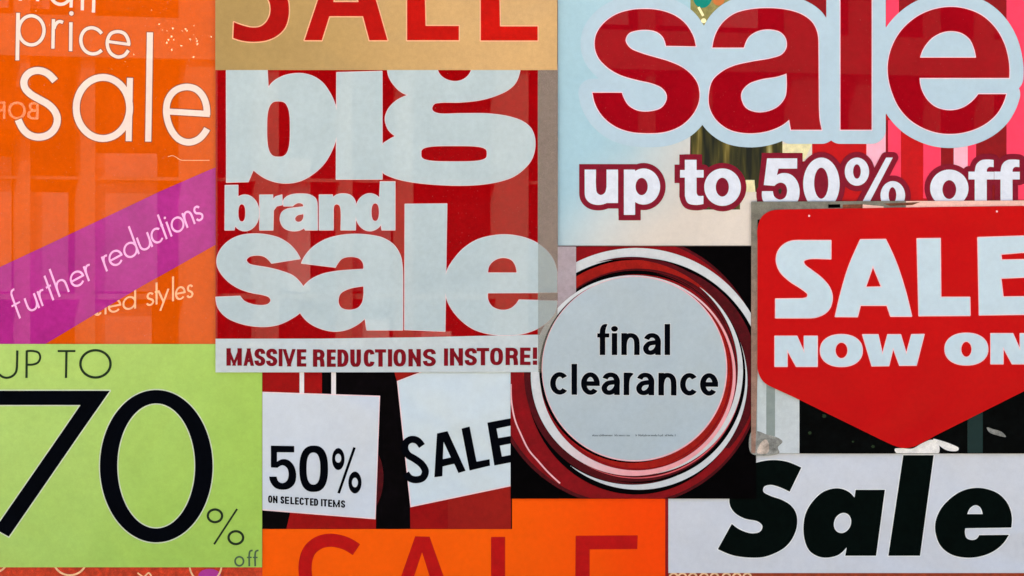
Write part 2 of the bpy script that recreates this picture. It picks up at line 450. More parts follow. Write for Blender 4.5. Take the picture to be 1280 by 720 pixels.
def poly(*pts): return [np.array([p[:2] for p in pts], float)]
def rect(x0, y0, x1, y1): return [np.array([(x0, y0), (x1, y0), (x1, y1), (x0, y1)], float)]
def shaped(pts): return [spline(pts)]

_lift = [0]
def glyph(name, shapes, front, mat, parent, cut=(), h=0.4, clip=None, thick=0.4, rim=None, rim_mat=None, rim_name="letter_halo", level=0.0):
    _lift[0] = (_lift[0] + 1) % 5
    front = front + 0.012 * _lift[0]
    f = Field(shapes, h=h, cut=cut, clip=clip, band=3.0 if rim is None else max(3.0, rim + 1.5))
    r = plate(name, f.contours(level), front, thick, mat, parent)
    if rim:  # image-sharpening halo round the outline, built as an added thin plate
        f.d = f.d if clip is None else f.d
        plate(rim_name, f.contours(rim), front - 0.14, thick, rim_mat, r)
    return r

# ------------------------------------------------------------------ stroke lettering
def skeleton(ch, T):
    """strokes in a unit box (y up; 0 baseline, 1 = x- or cap height, T ascender): ('s', pts, e0, e1) / ('o', pts) closed"""
    A = arc; L = lambda *p, e0=.5, e1=.5, k=1.0: ('s', np.array(p, float), e0, e1, k)
    def sp(*p, e0=0., e1=0.): return ('s', spline(list(p), closed=False, step=0.06), e0, e1)
    if ch == 'c': return [('s', A(.53, .5, .53, .5, 42, 318), 0, 0)]
    if ch == 'o': return [('o', A(.5, .5, .5, .5))]
    if ch == 'e': return [('s', A(.5, .5, .5, .5, 0, 318), 0, 0), L((0, .5), (1, .5), e0=0)]
    if ch == 'a': return [('o', A(.5, .5, .5, .5)), L((1, 0), (1, 1))]
    if ch == 'd': return [('o', A(.5, .5, .5, .5)), L((1, 0), (1, T))]
    if ch == 'b': return [('o', A(.5, .5, .5, .5)), L((0, 0), (0, T))]
    if ch == 'p': return [('o', A(.5, .5, .5, .5)), L((0, 1 - T), (0, 1))]
    if ch in 'nh': return [L((0, 0), (0, 1 if ch == 'n' else T)), sp((0, .45), (.08, .75), (.27, .95), (.53, 1), (.8, .93), (.96, .75), (1, .5), (1, 0), e1=.5)]
    if ch == 'u': return [L((1, 0), (1, 1)), sp((1, .55), (.92, .25), (.73, .05), (.47, 0), (.2, .07), (.04, .25), (0, .5), (0, 1), e1=.5)]
    if ch == 'r': return [L((0, 0), (0, 1)), sp((0, .5), (.12, .78), (.4, .97), (.7, 1.0), (1, .96))]
    if ch == 'i': return [L((.5, 0), (.5, 1)), ('dot', (.5, 1.38))]
    if ch == 'l': return [L((.5, 0), (.5, T))]
    if ch == 't': return [L((.5, 0), (.5, 1 + (T - 1) * .75)), L((0, 1), (1, 1), e0=0, e1=0)]
    if ch == 'T2': return [sp((1, .0), (.75, .0), (.5, .06), (.42, .25), (.42, 1), (.42, 1.35), e1=.3), L((0, 1), (1, 1), e0=0, e1=0)]
    if ch == 'f': return [sp((.38, 0, 'c'), (.38, T - .42, 'c'), (.42, T - .2), (.58, T - .05), (.8, T), (1, T - .01), e0=.5), L((0, 1), (1, 1), k=.9)]
    if ch == 's': return [sp((.93, .84), (.75, .96), (.5, 1), (.25, .95), (.1, .77), (.2, .6), (.5, .5), (.82, .4), (1, .24), (.85, .06), (.5, 0), (.2, .04), (.0, .18))]
    if ch == 'y': return [L((0, 1), (.5, .05)), L((1, 1), (.2, -.6))]
    if ch == 'A2': return [L((1, 0), (1, .5)), sp((.06, .78), (.22, .94), (.52, 1), (.84, .92), (1, .7), (1, .4)),
                           sp((1, .6), (.6, .575), (.22, .5), (0, .27), (.1, .07), (.38, 0), (.7, .08), (.92, .25), (1, .42))]
    if ch == 'O': return [('o', A(.5, .5, .5, .5, e=2.6))]
    if ch == 'Og': return [('o', A(.5, .5, .5, .5))]
    if ch == 'C': return [('s', A(.5, .5, .5, .5, 25, 335, e=2.6), 0, 0)]
    if ch == 'D': return [L((0, 0), (0, 1)), sp((0, 1, 'c'), (.45, 1, 'c'), (.8, .9), (1, .65), (1, .35), (.8, .1), (.45, 0, 'c'), (0, 0, 'c'))]
    if ch == 'E': return [L((0, 0), (0, 1)), L((0, 0), (1, 0)), L((0, 1), (1, 1)), L((0, .5), (.9, .5))]
    if ch == 'I': return [L((.5, 0), (.5, 1))]
    if ch == 'L': return [L((0, 0), (0, 1)), L((0, 0), (1, 0))]
    if ch == 'T': return [L((.5, 0), (.5, 1)), L((0, 1), (1, 1))]
    if ch == 'U': return [sp((0, 1, 'c'), (0, .5, 'c'), (.03, .2), (.25, 0.01), (.5, 0), (.75, .01), (.97, .2), (1, .5, 'c'), (1, 1, 'c'), e0=.5, e1=.5)]
    if ch == 'P': return [L((0, 0), (0, 1)), sp((0, 1, 'c'), (.55, 1, 'c'), (.88, .93), (1, .74), (.88, .55), (.55, .47, 'c'), (0, .47, 'c'))]
    if ch == 'R': return [L((0, 0), (0, 1)), sp((0, 1, 'c'), (.55, 1, 'c'), (.88, .93), (1, .74), (.88, .55), (.55, .48, 'c'), (0, .48, 'c')), sp((.5, .48), (.85, .42), (.96, .25), (1, 0), e1=.5)]
    if ch == 'S': return [sp((1, .74), (.93, .9), (.7, 1), (.4, 1), (.1, .9), (.02, .73), (.16, .58), (.5, .49), (.85, .39), (1, .24), (.9, .08), (.62, 0), (.35, 0), (.08, .09), (0, .27))]
    if ch == 'N': return [L((0, 0), (0, 1)), L((1, 0), (1, 1)), L((0, 1), (1, 0), e0=0.6, e1=0.6, k=.75)]
    if ch == 'M': return [L((0, 0), (0, 1)), L((1, 0), (1, 1)), L((.0, 1), (.5, .0), e0=.6, e1=.6, k=.62), L((1, 1), (.5, .0), e0=.6, e1=.6, k=.62)]
    if ch == 'V': return [L((0, 1), (.5, 0), e0=.8, e1=.6, k=.8), L((1, 1), (.5, 0), e0=.8, e1=.6, k=.8)]
    if ch == 'A': return [L((0, 0), (.5, 1), e0=.8, e1=.6, k=.8), L((1, 0), (.5, 1), e0=.8, e1=.6, k=.8), L((.15, .24), (.85, .24), e0=0, e1=0, k=.8)]
    if ch == '!': return [L((.5, .42), (.5, 1)), L((.5, 0), (.5, .07))]
    raise KeyError(ch)

def letter_shapes(ch, x0, x1, xh, asc, stem, bar, O, U, V, box=True, ylo=0.0, yhi=None):
    """glyph between x0..x1 along the baseline, mapped by origin O and axes U (right), V (up) to collage units"""
    k = stem / bar
    w = (x1 - x0) / k - bar; hh = xh - bar
    T = (asc - bar) / hh if asc else 1.0
    if ch in ('I', 'l', '!') : w = 0.0001
    shapes = []
    def place(q):
        q = np.array(q, float)
        X = x0 + (q[:, 0]) * k; Y = q[:, 1]
        return np.array(O) + X[:, None] * np.array(U) + Y[:, None] * np.array(V)
    full = (x1 - x0) / k
    for st in skeleton(ch, T):
        if st[0] == 'dot':
            cx = full / 2; cy = bar / 2 + st[1][1] * hh; r = bar * 0.62
            shapes.append([place(arc(cx, cy, r, r, n=20))]); continue
        p = st[1] * np.array([w, hh]) + bar / 2
        if w < 0.001: p[:, 0] = full / 2
        elif ch == 'i': p[:, 0] = full / 2
        if st[0] == 'o':
            shapes.append([place(c) for c in ring(p, bar)])
        else:
            q = ribbon(p, bar * (st[4] if len(st) > 4 else 1.0), st[2] * bar, st[3] * bar)
            shapes.append([place(q)])
    return shapes

def text(items, xh, asc, stem, bar, O, U, V, front, mat, parent, h=0.3, clip=None, rim=None, rim_mat=None, name="letter", thick=0.35):
    for it in items:
        ch, x0, x1 = it[:3]; dy = it[3] if len(it) > 3 else 0.0
        OO = (O[0] + V[0] * dy, O[1] + V[1] * dy)
        sh = letter_shapes(ch, x0, x1, xh, asc, stem, bar, OO, U, V)
        cl = clip
        if ch.isupper() and len(ch) == 1 or ch == '!':
            yb = OO[1] + U[1] * (x0 + x1) / 2
            cl = (OO[0] + x0, yb - xh, OO[0] + x1, yb)
        glyph("exclamation_mark" if ch == '!' else name, sh, front, mat, parent, h=h, clip=cl, rim=rim, rim_mat=rim_mat, thick=thick)

FRAME = None
# ================================================================== setting
def quad_box(name, x0, x1, y0, y1, z0, z1, mat, parent=None, kind=None):
    me = bpy.data.meshes.new(name)
    v = [(x, y, z) for x in (x0, x1) for y in (y0, y1) for z in (z0, z1)]
    f = [(0, 1, 3, 2), (4, 6, 7, 5), (0, 4, 5, 1), (2, 3, 7, 6), (0, 2, 6, 4), (1, 5, 7, 3)]
    me.from_pydata(v, [], f); me.materials.append(mat); me.update()
    o = bpy.data.objects.new(name, me); scene.collection.objects.link(o)
    if parent: o.parent = parent
    if kind: o["kind"] = kind
    return o
quad_box("wall", -3.2, 3.2, 0.0, 0.2, 0.0, 3.4, M["wall"], kind="structure")
quad_box("ground", -60, 60, -60, 60, -0.2, 0.0, M["paving"], kind="structure")

# ================================================================== poster 1: orange half price sale
G = "sale posters side by side on the wall"
t = thing("poster", "glossy orange poster with thin cream lettering reading price sale", "poster", 135, 430, G)
plate("sheet", rect(-14, -14, 272, 432), 1.5, 0.7, M["orange"], t)
F = 1.8
# half (only its foot is in view)
w = 4.0; ct = dict(front=F, mat=M["cream_ink"], parent=t)
glyph("letter", [ [ribbon([(26, -30), (25.5, 1)], w)], [ribbon(spline([(25.5, -14), (31, -25), (39, -28), (46, -22), (47.5, -12), (47, 1.5)], False), w)] ], h=.3, **ct)
glyph("letter", [ring(arc(76, -12, 14, 17.5), w), [ribbon([(90, -31), (89, 9.5)], w)]], h=.3, **ct)
glyph("letter", [[ribbon([(104, -60), (103, 13)], w)]], h=.3, **ct)
glyph("letter", [[ribbon([(118.6, -45), (117, 15.8)], w)], [ribbon([(112, -22), (126, -21)], w)]], h=.3, **ct)
# price
w = 4.1
rk = dict(h=.3, rim=1.0, rim_mat=M["dark_rim"])
glyph("letter", [[ribbon([(22.8, 16.2), (21.8, 75.5)], 4.6)], ring(arc(39.4, 38, 15.8, 18.2), w)], **rk, **ct)
glyph("letter", [[ribbon([(67, 24), (66.3, 60.8)], w)], [ribbon(spline([(67.5, 36), (70, 30), (74, 27), (79, 28.2)], False), w)]], **rk, **ct)
g = glyph("letter", [[ribbon([(88.8, 28), (88.4, 64)], w)], [arc(89.4, 16.9, 2.8, 2.8, n=20)]], **rk, **ct)
glyph("letter", [[ribbon(spline([(127.3, 42), (122, 37), (115, 34.8), (107.5, 36.8), (102.6, 43), (101.2, 50.5), (103, 58.5), (108, 64.7), (115, 67.4), (122, 66.4), (127.3, 62.8)], False), w)]], **rk, **ct)
glyph("letter", [[ribbon(spline([(161.2, 56), (160, 49), (155.5, 42), (147.5, 39.6), (139, 42), (134.6, 50), (134.8, 59), (139, 67), (147, 71.2), (155, 69.6), (160.6, 63)], False), w)], [ribbon([(135, 52), (162.8, 55.8)], 3.6)]], **rk, **ct)
# sale
rk = dict(h=.4, rim=1.2, rim_mat=M["dark_rim"])
glyph("letter", [[ribbon(spline([(69, 101.2), (61.8, 93.6), (55, 89.6), (46.3, 88.2), (37.8, 90.6), (32, 96.3), (30, 103.4), (32, 111), (38.8, 118), (50, 124.6), (61, 131), (68.4, 138.8), (71.7, 147.5), (70.5, 156.8), (65, 165.2), (56.5, 170.2), (46.3, 171.4), (36.6, 168.4), (29, 161.5), (23, 149.8)], False), 8.8)]], **rk, **ct)
glyph("letter", [ring(arc(128.8, 135, 33.4, 38.2), 8.6), [ribbon([(162.6, 97.5), (161, 176.5)], 7.4)]], **rk, **ct)
glyph("letter", [[ribbon([(187.6, 40.6), (185.4, 177)], 7.6)]], **rk, **ct)
glyph("letter", [[ribbon(spline([(258.8, 144), (257.8, 131), (253.5, 120), (245, 111.5), (232.5, 108.8), (219.5, 113), (211, 123), (208, 137), (210, 152), (216, 165.5), (224.5, 174.5), (236, 178), (247.5, 174.5), (254.5, 168), (259, 161)], False), 8.2)], [ribbon([(211, 139.5), (262.4, 142.6)], 7.4)]], **rk, **ct)
# remains of "selected styles" below the strip
uu, vv = (0.981, -0.19), (0.0, -1.0)
text([('l', -67, -64, .5), ('c', -71, -59), ('t', -58.5, -51.5), ('e', -52, -35), ('d', -33.5, -16), ('s', -3.5, 7), ('t', 6.5, 13.5), ('y', 11.5, 26), ('l', 29, 33), ('e', 33.5, 47), ('s', 48, 57)],
     17, 31, 2.5, 2.3, (186.0, 382.5), uu, vv, F, M["peach_ink"], t, h=.25)
# thin underline flourish
glyph("flourish", [[ribbon(spline([(210, 196), (216, 194.6), (221, 197), (226, 200), (234, 200.4), (262, 200.4)], False), 0.8)]], F, M["peach_ink"], t, h=.25)

# purple strip stuck across it
t = thing("sticker_strip", "purple diagonal strip reading further reductions across the orange poster", "sticker", 135, 430)
plate("sheet", poly((-14, 340), (0, 334), (60, 306), (120, 277.5), (200, 239.5), (262, 212.5), (271, 209), (271, 305), (225, 331), (177.5, 357.5), (120, 392), (60, 428), (54, 431.6), (-14, 431.6)), 2.3, 0.5, M["purple"], t)
uu, vv = (0.88, -0.475), (-0.345, -0.94)
text([('f', -4.5, 7.5), ('u', 13, 28.8), ('r', 31.4, 41.5), ('t', 43, 52.5), ('h', 55.5, 71), ('e', 75.5, 95), ('r', 97, 107.5),
      ('r', 122.6, 132), ('e', 130.5, 149.5), ('d', 151.5, 170.5), ('u', 172.5, 189.5), ('c', 190.3, 206.4), ('t', 205.6, 211.8), ('i', 213.8, 217.5), ('o', 218.8, 236.8), ('n', 237, 249.8), ('s', 251.5, 262.5)],
     19.5, 37, 2.6, 2.5, (25.0, 398.0), uu, vv, 2.6, M["pink_ink"], t, h=.25)

# ================================================================== poster 2: gold SALE
t = thing("poster", "gold paper poster with the feet of large dark red capitals SALE", "poster", 483, 88, G)
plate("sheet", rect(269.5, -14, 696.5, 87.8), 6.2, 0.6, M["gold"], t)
kw = dict(front=6.5, mat=M["red_gold"], parent=t, h=.5, rim=1.5, rim_mat=M["halo_gold"])
glyph("letter", [shaped([(292.8, 28.1, 'c'), (305, 32.6), (316, 34.8), (325.6, 33.6), (333, 28), (337.6, 19), (338.4, 9.4), (335.5, -1), (328, -12, 'c'), (354, -12, 'c'), (359.6, -1), (361.4, 9.4), (360.7, 22.5), (356.6, 34.7), (348, 44), (335, 50.4), (318, 52.6), (303, 51.2), (291.9, 47.8, 'c')])], **kw)
glyph("letter", [poly((381, 50.6), (402.5, 50.6), (411.9, 20.6), (454, 20.6), (462, 50.6), (484.4, 50.6), (466.5, -12), (401.8, -12))], cut=[poly((416.8, 3), (421, -14), (444, -14), (448.6, 3))], **kw)
glyph("letter", [poly((509, 50.6), (573.6, 50.6), (573.6, 32.8), (532, 32.8), (531, -12), (509, -12))], **kw)
glyph("letter", [poly((601, 50.9), (672, 50.9), (672, 33.4), (625, 33.4), (624, -12), (601, -12))], **kw)

# ================================================================== poster 3: big brand sale
t = thing("poster", "red poster reading big brand sale, massive reductions instore", "poster", 483, 465, G)
plate("sheet", rect(269.8, 80, 672.4, 424), 5.6, 0.6, M["brand_red"], t)
plate("footer_band", poly((269.8, 423.4), (400, 423.2), (520, 421.6), (600, 419.8), (697, 417.8), (697, 465), (269.8, 465.4)), 5.75, 0.75, M["brand_foot"], t)
kw = dict(front=6.0, mat=M["brand_white"], parent=t, h=.5, rim=0.7, rim_mat=M["brand_rim"])
glyph("letter", [shaped([(283.4, 83, 'c'), (334, 83, 'c'), (335.5, 110.4, 'c'), (342.5, 102), (353.8, 95.6), (365, 92.8), (378, 92.3), (391, 95.6), (402.5, 103), (410, 112.5), (416.6, 124.7), (421, 138), (422.5, 154), (420.6, 172), (413.8, 190.6), (404.4, 205.6), (391, 217.8), (376, 226), (361, 229), (346, 227.8), (333, 223.4), (323.8, 217.8), (317, 212.2, 'c'), (310.6, 227.2, 'c'), (283.6, 228, 'c')])],
      cut=[[arc(348.4, 161.5, 14.9, 35.2, e=3.0)]], **kw)
glyph("letter", [poly((421.2, 91), (477.6, 89.4), (477.8, 224), (420.6, 224.2))], **kw)
gout = [(486, 75, 'c'), (484.6, 87), (487, 97.5), (493.8, 107.8), (502, 115.3), (510.6, 119, 'c'), (497.5, 125), (488, 133.4), (482.5, 143.8), (482, 152), (486, 162.5), (494.7, 170.4, 'c'), (486, 175.2), (478, 181.4), (475, 198), (479, 215.5), (488, 220.6), (503, 225.3), (521.9, 228.5), (550, 231), (580, 231.7), (602.5, 230.4), (625, 226.6), (641.9, 220.6), (655, 211), (664.4, 199), (668.4, 185), (668, 172), (663.4, 160.6), (653, 152), (638, 146.6), (623, 143.8), (606, 142.3), (576, 142.3), (548, 142.3), (541.2, 139.4), (539.7, 135.3), (542.5, 130), (550, 128.2), (576, 127.8), (600.6, 125), (619.4, 119.8), (634.4, 112.8), (644, 104), (649, 92), (651, 75, 'c')]
glyph("letter", [shaped(gout)], cut=[shaped([(547, 75, 'c'), (547, 87.8), (550, 94), (557.5, 99.6), (567.8, 102.2), (578, 100.4), (585.6, 94.8), (589.4, 87.8), (590, 75, 'c')]), [arc(567.6, 192.3, 41.6, 10.2, e=3.6)]], **kw)
# brand
kb = dict(kw); kb.update(h=.3, rim=.7)
glyph("letter", [poly((281.9, 232), (297.6, 231.8), (297.6, 262), (293, 287.4), (281.6, 287.6)), [arc(306.5, 266.2, 17.6, 22.4)]], cut=[[arc(302.6, 266.2, 5.0, 11.4, e=2.4)]], **kb)
glyph("letter", [poly((325, 244), (341, 243.8), (341.4, 250), (345, 246), (352.6, 243.8), (353.2, 256), (346, 257.6), (342, 263), (341.4, 287.6), (325, 287.6))], **kb)
glyph("letter", [shaped([(354.6, 251), (357.5, 247), (363.8, 243.8), (376, 242.5), (387.5, 243.8), (395, 249), (396.7, 258, 'c'), (397, 287.5, 'c'), (382, 287.5, 'c'), (380.6, 284.6, 'c'), (373.8, 288), (363.8, 288.3), (355, 284.4), (350.6, 275), (352.5, 266), (358.8, 261.6), (368.8, 260), (380, 258.6, 'c'), (379.2, 255), (373.8, 253.2), (369, 255), (366, 257.5, 'c'), (355, 257.5, 'c')])],
      cut=[shaped([(380, 267, 'c'), (379.8, 273), (376.5, 277.4), (371, 277.6), (368.4, 273.8), (371, 269.4)])], **kb)
glyph("letter", [shaped([(399.4, 243.8, 'c'), (415.6, 243.8, 'c'), (416.2, 247.4, 'c'), (422, 243.4), (430, 242.4), (438, 244.2), (443.6, 250.4), (445, 258, 'c'), (444.4, 287.5, 'c'), (426.4, 287.5, 'c'), (426.4, 262), (424.6, 256.4), (421, 254.8), (417.8, 256.6), (416.8, 262, 'c'), (416.8, 287.5, 'c'), (399.4, 287.5, 'c')])], **kb)
glyph("letter", [poly((475.6, 227.4), (493.8, 227.4), (493.8, 287.5), (477.6, 287.5), (474, 262)), [arc(462.5, 265.4, 18.2, 23.2)]], cut=[[arc(469.2, 265.3, 5.3, 11.6, e=2.4)]], **kb)
# sale
glyph("letter", [shaped([(375.3, 323.4, 'c'), (370.6, 315), (362, 305.6), (350, 298), (335, 293.8), (320, 292.4), (303, 294), (290, 299), (278.8, 308.4), (272.2, 320.6), (272, 331.9), (277.6, 343), (288, 353.6), (301.3, 361.4), (316, 366), (329.4, 368.4), (336.9, 371.3), (339, 376), (335, 380.6), (323.8, 381.8), (312.5, 379.7), (305, 376), (300.3, 370.3, 'c'), (270.3, 371.5, 'c'), (273, 384.4), (282.5, 395.6), (297.5, 403), (316, 407.3), (335, 407.9), (350, 405), (365, 397.8), (375, 390.6), (383, 378), (381, 362), (372.5, 349.9), (365, 344), (350, 338.4), (335, 334.7), (321.9, 332.6), (311.6, 330), (308, 325.3), (311.6, 320.8), (321.9, 318.8), (331, 320.6), (336.6, 325), (339.7, 329, 'c')])], **kw)
glyph("letter", [shaped([(377.2, 329, 'c'), (381.9, 319.7), (391, 309.4), (406, 300), (423, 294.8), (441.9, 292.9), (462.5, 294), (479.4, 298), (492.5, 306.6), (500.3, 319.4), (502.8, 332.5), (503.5, 350, 'c'), (503.4, 412.4, 'c'), (458.8, 412.4, 'c'), (456.5, 397.5, 'c'), (447.5, 405), (434.4, 411.6), (419.4, 414), (404.4, 411.6), (389.4, 405), (379, 395.6), (373, 384), (374, 370), (379, 359.4), (388, 350.2), (402.5, 343), (421, 339.2), (440, 337.5), (455, 336.6, 'c'), (454.4, 329), (449.4, 322.8), (438, 320.6), (427.4, 323.2), (422.2, 329), (419.4, 334, 'c')])],
      cut=[shaped([(455, 357.2, 'c'), (455, 369.4), (453, 378.8), (447.5, 385.3), (436.3, 387.8), (426.9, 385.3), (423, 378.8), (425, 367.5), (435.4, 361)])], **kw)
glyph("letter", [poly((506.5, 255.4), (558.5, 255.0), (556.2, 414), (506, 412))], **kw)
glyph("letter", [shaped([(556, 357), (558.4, 340), (566.9, 325), (580, 310.4), (596.9, 299.8), (615.6, 294.8), (632.5, 293.5), (653, 296.5), (670, 303.2), (683, 312.8), (692, 325), (696.4, 340, 'c'), (696.6, 365.6, 'c'), (609.4, 366, 'c'), (609.8, 375), (615, 383.4), (626.3, 387.8), (637.5, 386.3), (645, 380.6), (648.8, 375, 'c'), (696.6, 376, 'c'), (694.6, 389), (686.3, 401), (671.3, 410.8), (652.5, 417.2), (633.8, 419), (611.3, 417.2), (592.5, 411.4), (577.5, 401), (566, 388), (558.8, 374)])],
      cut=[shaped([(609.4, 341.3, 'c'), (611.3, 331.9), (618.8, 324.6), (629, 321.8), (639.4, 324.6), (644.6, 331.9), (646.5, 341.3, 'c')])], clip=(540, 280, 696.4, 430), **kw)
# small line
def line3(y): return y
caps = [('M', 283.4, 302.6, 457.0), ('A', 304.6, 318, 457.2), ('S', 318.2, 332, 457.4), ('S', 332.8, 347, 457.6), ('I', 348.6, 353.4, 457.8), ('V', 353.6, 369.8, 458.0), ('E', 371.3, 383.2, 458.2),
        ('R', 391.4, 406, 458.4), ('E', 408.8, 420, 458.5), ('D', 422, 435.8, 458.5), ('U', 438, 451.4, 458.5), ('C', 454.8, 468.8, 458.4), ('T', 468.8, 482.8, 458.3), ('I', 485, 490.4, 458.2), ('O', 491.9, 507.6, 458.1), ('N', 510.6, 526.2, 458.0), ('S', 528.6, 545, 457.8),
        ('I', 555, 560.2, 457.2), ('N', 562.4, 578.8, 457.0), ('S', 580.8, 596.2, 456.8), ('T', 595.8, 611.6, 456.6), ('O', 612.6, 628.8, 456.4), ('R', 631.9, 647.6, 456.3), ('E', 650, 663.2, 456.2), ('!', 666, 671.4, 456.0)]
for ch, a, b, yb in caps:
    text([(ch, a, b)], 21.8, None, 5.5, 4.2, (0, yb), (1, 0), (0, -1), 6.0, M["maroon_ink"], t, h=.25)
plate("margin_strip", rect(672.3, 80, 697, 420), 5.62, 0.6, M["margin"], t)
plate("clear_margin", rect(672.6, 88, 697, 465), 6.12, 0.1, M["clear"], t)

# ================================================================== poster 4: lime green up to 70% off
t = thing("poster", "lime green paper poster reading up to 70% off in black", "poster", 164, 709, G)
plate("sheet", rect(-14, 430, 327.8, 709), 3.0, 0.6, M["green"], t)
kt = dict(front=3.3, mat=M["dark_green_ink"], parent=t, h=.3)
glyph("letter", [[ribbon(spline([(-4, 438, 'c'), (-4, 458, 'c'), (-1.5, 466.5), (3.6, 471), (9, 472.2), (15.2, 470.4), (20, 465.5), (21.6, 457, 'c'), (22, 438, 'c')], False), 2.9)]], **kt)
glyph("letter", [[ribbon([(33.8, 438), (33.4, 472.4)], 2.9)], [ribbon(spline([(33.8, 438.8, 'c'), (42, 438.8), (48.6, 441), (50.6, 447), (47.8, 453), (42, 455.5), (33.8, 455.8, 'c')], False), 2.7)]], **kt)
glyph("letter", [[ribbon([(72.4, 438.8), (94.6, 438.8)], 2.6)], [ribbon([(83.4, 438.8), (82.8, 472.4)], 2.9)]], **kt)
glyph("letter", [ring(arc(119.6, 454.8, 18.8, 17), 3.1)], **kt)
kd = dict(front=3.3, mat=M["black"], parent=t, h=.5, rim=1.4, rim_mat=M["grey_rim"], rim_name="digit_halo")
glyph("digit", [poly((-10, 488.4), (137.6, 488.4), (101.4, 540), (11.4, 670.6), (-6, 661), (77.8, 540), (101, 506.2), (-10, 506.2))], **kd)
glyph("digit", [[arc(195.6, 582.6, 70.4, 95.2, n=90)]], cut=[[arc(195.5, 582.3, 48.7, 78.1, n=90)]], **kd)
glyph("percent_sign", [ring(arc(268.9, 644.6, 8.9, 7.9), 3.0), ring(arc(295, 671.9, 9.1, 8.0), 3.0), [ribbon([(296.6, 636), (267.8, 680.2)], 2.4)]], **kt)
ko = dict(kt); ko.update(mat=M["grey_green_ink"])
glyph("letter", [ring(arc(299.3, 701.4, 5.3, 5.6, n=24), 2.2)], **ko)
for x in (311.8, 319.2):
    glyph("letter", [[ribbon(spline([(x, 707.6), (x, 692), (x + 1, 688.8), (x + 4.2, 687.8)], False), 2.2)], [ribbon([(x - 2.8, 696.6), (x + 3, 696.6)], 1.8)]], **ko)

# ================================================================== strips at the bottom edge
t = thing("poster", "red-orange poster with pale rings peeping out below the green poster", "poster", 164, 750)
plate("sheet", rect(-14, 700, 332, 740), 1.0, 0.6, M["strip"], t)
glyph("ring", [ring(arc(87.5, 699, 21, 20, n=40), 2.4)], 1.3, M["strip_cream"], t, h=.4)
glyph("ring", [ring(arc(257, 706, 20, 22, n=40), 2.2)], 1.3, M["strip_cream"], t, h=.4)
glyph("ring", [ring(arc(-6, 700, 15, 15, n=40), 2.4)], 1.3, M["strip_cream"], t, h=.4)
glyph("patch", [[arc(262, 720, 14, 9, n=30)]], 1.2, M["strip_purple"], t, h=.4)
glyph("squiggle", [[ribbon(spline([(172, 716), (176, 719), (180, 721), (186, 716), (190, 722)], False), 1.8)]], 1.3, M["strip_cream"], t, h=.4)
t = thing("poster", "narrow russet edge of a poster below the white italic Sale poster", "poster", 1060, 750)
plate("sheet", rect(833, 708, 1294, 740), 1.0, 0.6, M["strip_brown"], t)
for i, x in enumerate((842, 853, 866, 880, 893, 908, 921, 934)):
    glyph("loop", [ring(arc(x, 722, 5.0, 5.5, n=20), 2.4)], 1.3, M["strip_cream"], t, h=.4)

# ================================================================== poster 5: window poster, sale up to 50% off
t = thing("poster", "pale blue window poster with glossy crimson sale above up to 50% off", "poster", 990, 307, G)
plate("backing_panel", rect(697, -14, 1294, 307), 0.9, 0.6, M["curtain"], t)
def stripe(x0, y0, x1, y1, m, z=1.25): plate("stripe", rect(x0, y0, x1, y1), z, 0.5, M[m], t)
stripe(1107.5, -14, 1123.5, 60, "pink"); stripe(1123.5, -14, 1150, 30, "darkred"); stripe(1226, -14, 1258, 60, "darkred")
stripe(1258, -14, 1294, 196, "pink"); stripe(1004, -14, 1032, 40, "darkred")
stripe(1083, 150, 1107, 240, "pink2"); stripe(1107, 150, 1110, 200, "darkred"); stripe(1110, 150, 1126, 222, "pink")
stripe(1154, 160, 1176, 248, "pink"); stripe(1192, 160, 1209.5, 230, "pink2"); stripe(1209.5, 150, 1220, 230, "pink")
stripe(1220, 120, 1258, 260, "darkred"); stripe(1258, 196, 1294, 230, "darkred"); stripe(1272, 230, 1294, 250, "pink")
stripe(1176, 160, 1192, 250, "darkred", 1.2)
# bottles behind the film
def upright(x, wd, y0, y1, m, z): glyph("bottle_band", [[np.array([(x - wd / 2, y0), (x + wd / 2, y0), (x + wd / 2, y1), (x - wd / 2, y1)])]], z, M[m], t, h=.5)
plate("bottle", rect(863, 140, 922, 262), 1.3, 0.5, M["streaks"], t)
plate("bottle", rect(922, 140, 978, 262), 1.4, 0.5, M["streaks"], t)
plate("cream_label", poly((932, 225), (943, 225), (946, 262), (930, 262)), 1.6, 0.4, M["bottle_cream"], t)
plate("cream_label", poly((978, 175), (1015, 175), (1015, 200), (978, 206)), 1.6, 0.4, M["top_film"], t)
plate("cream_label", poly((978, 180), (1015, 180), (1006, 199), (978, 199)), 1.7, 0.4, M["bottle_cream"], t)
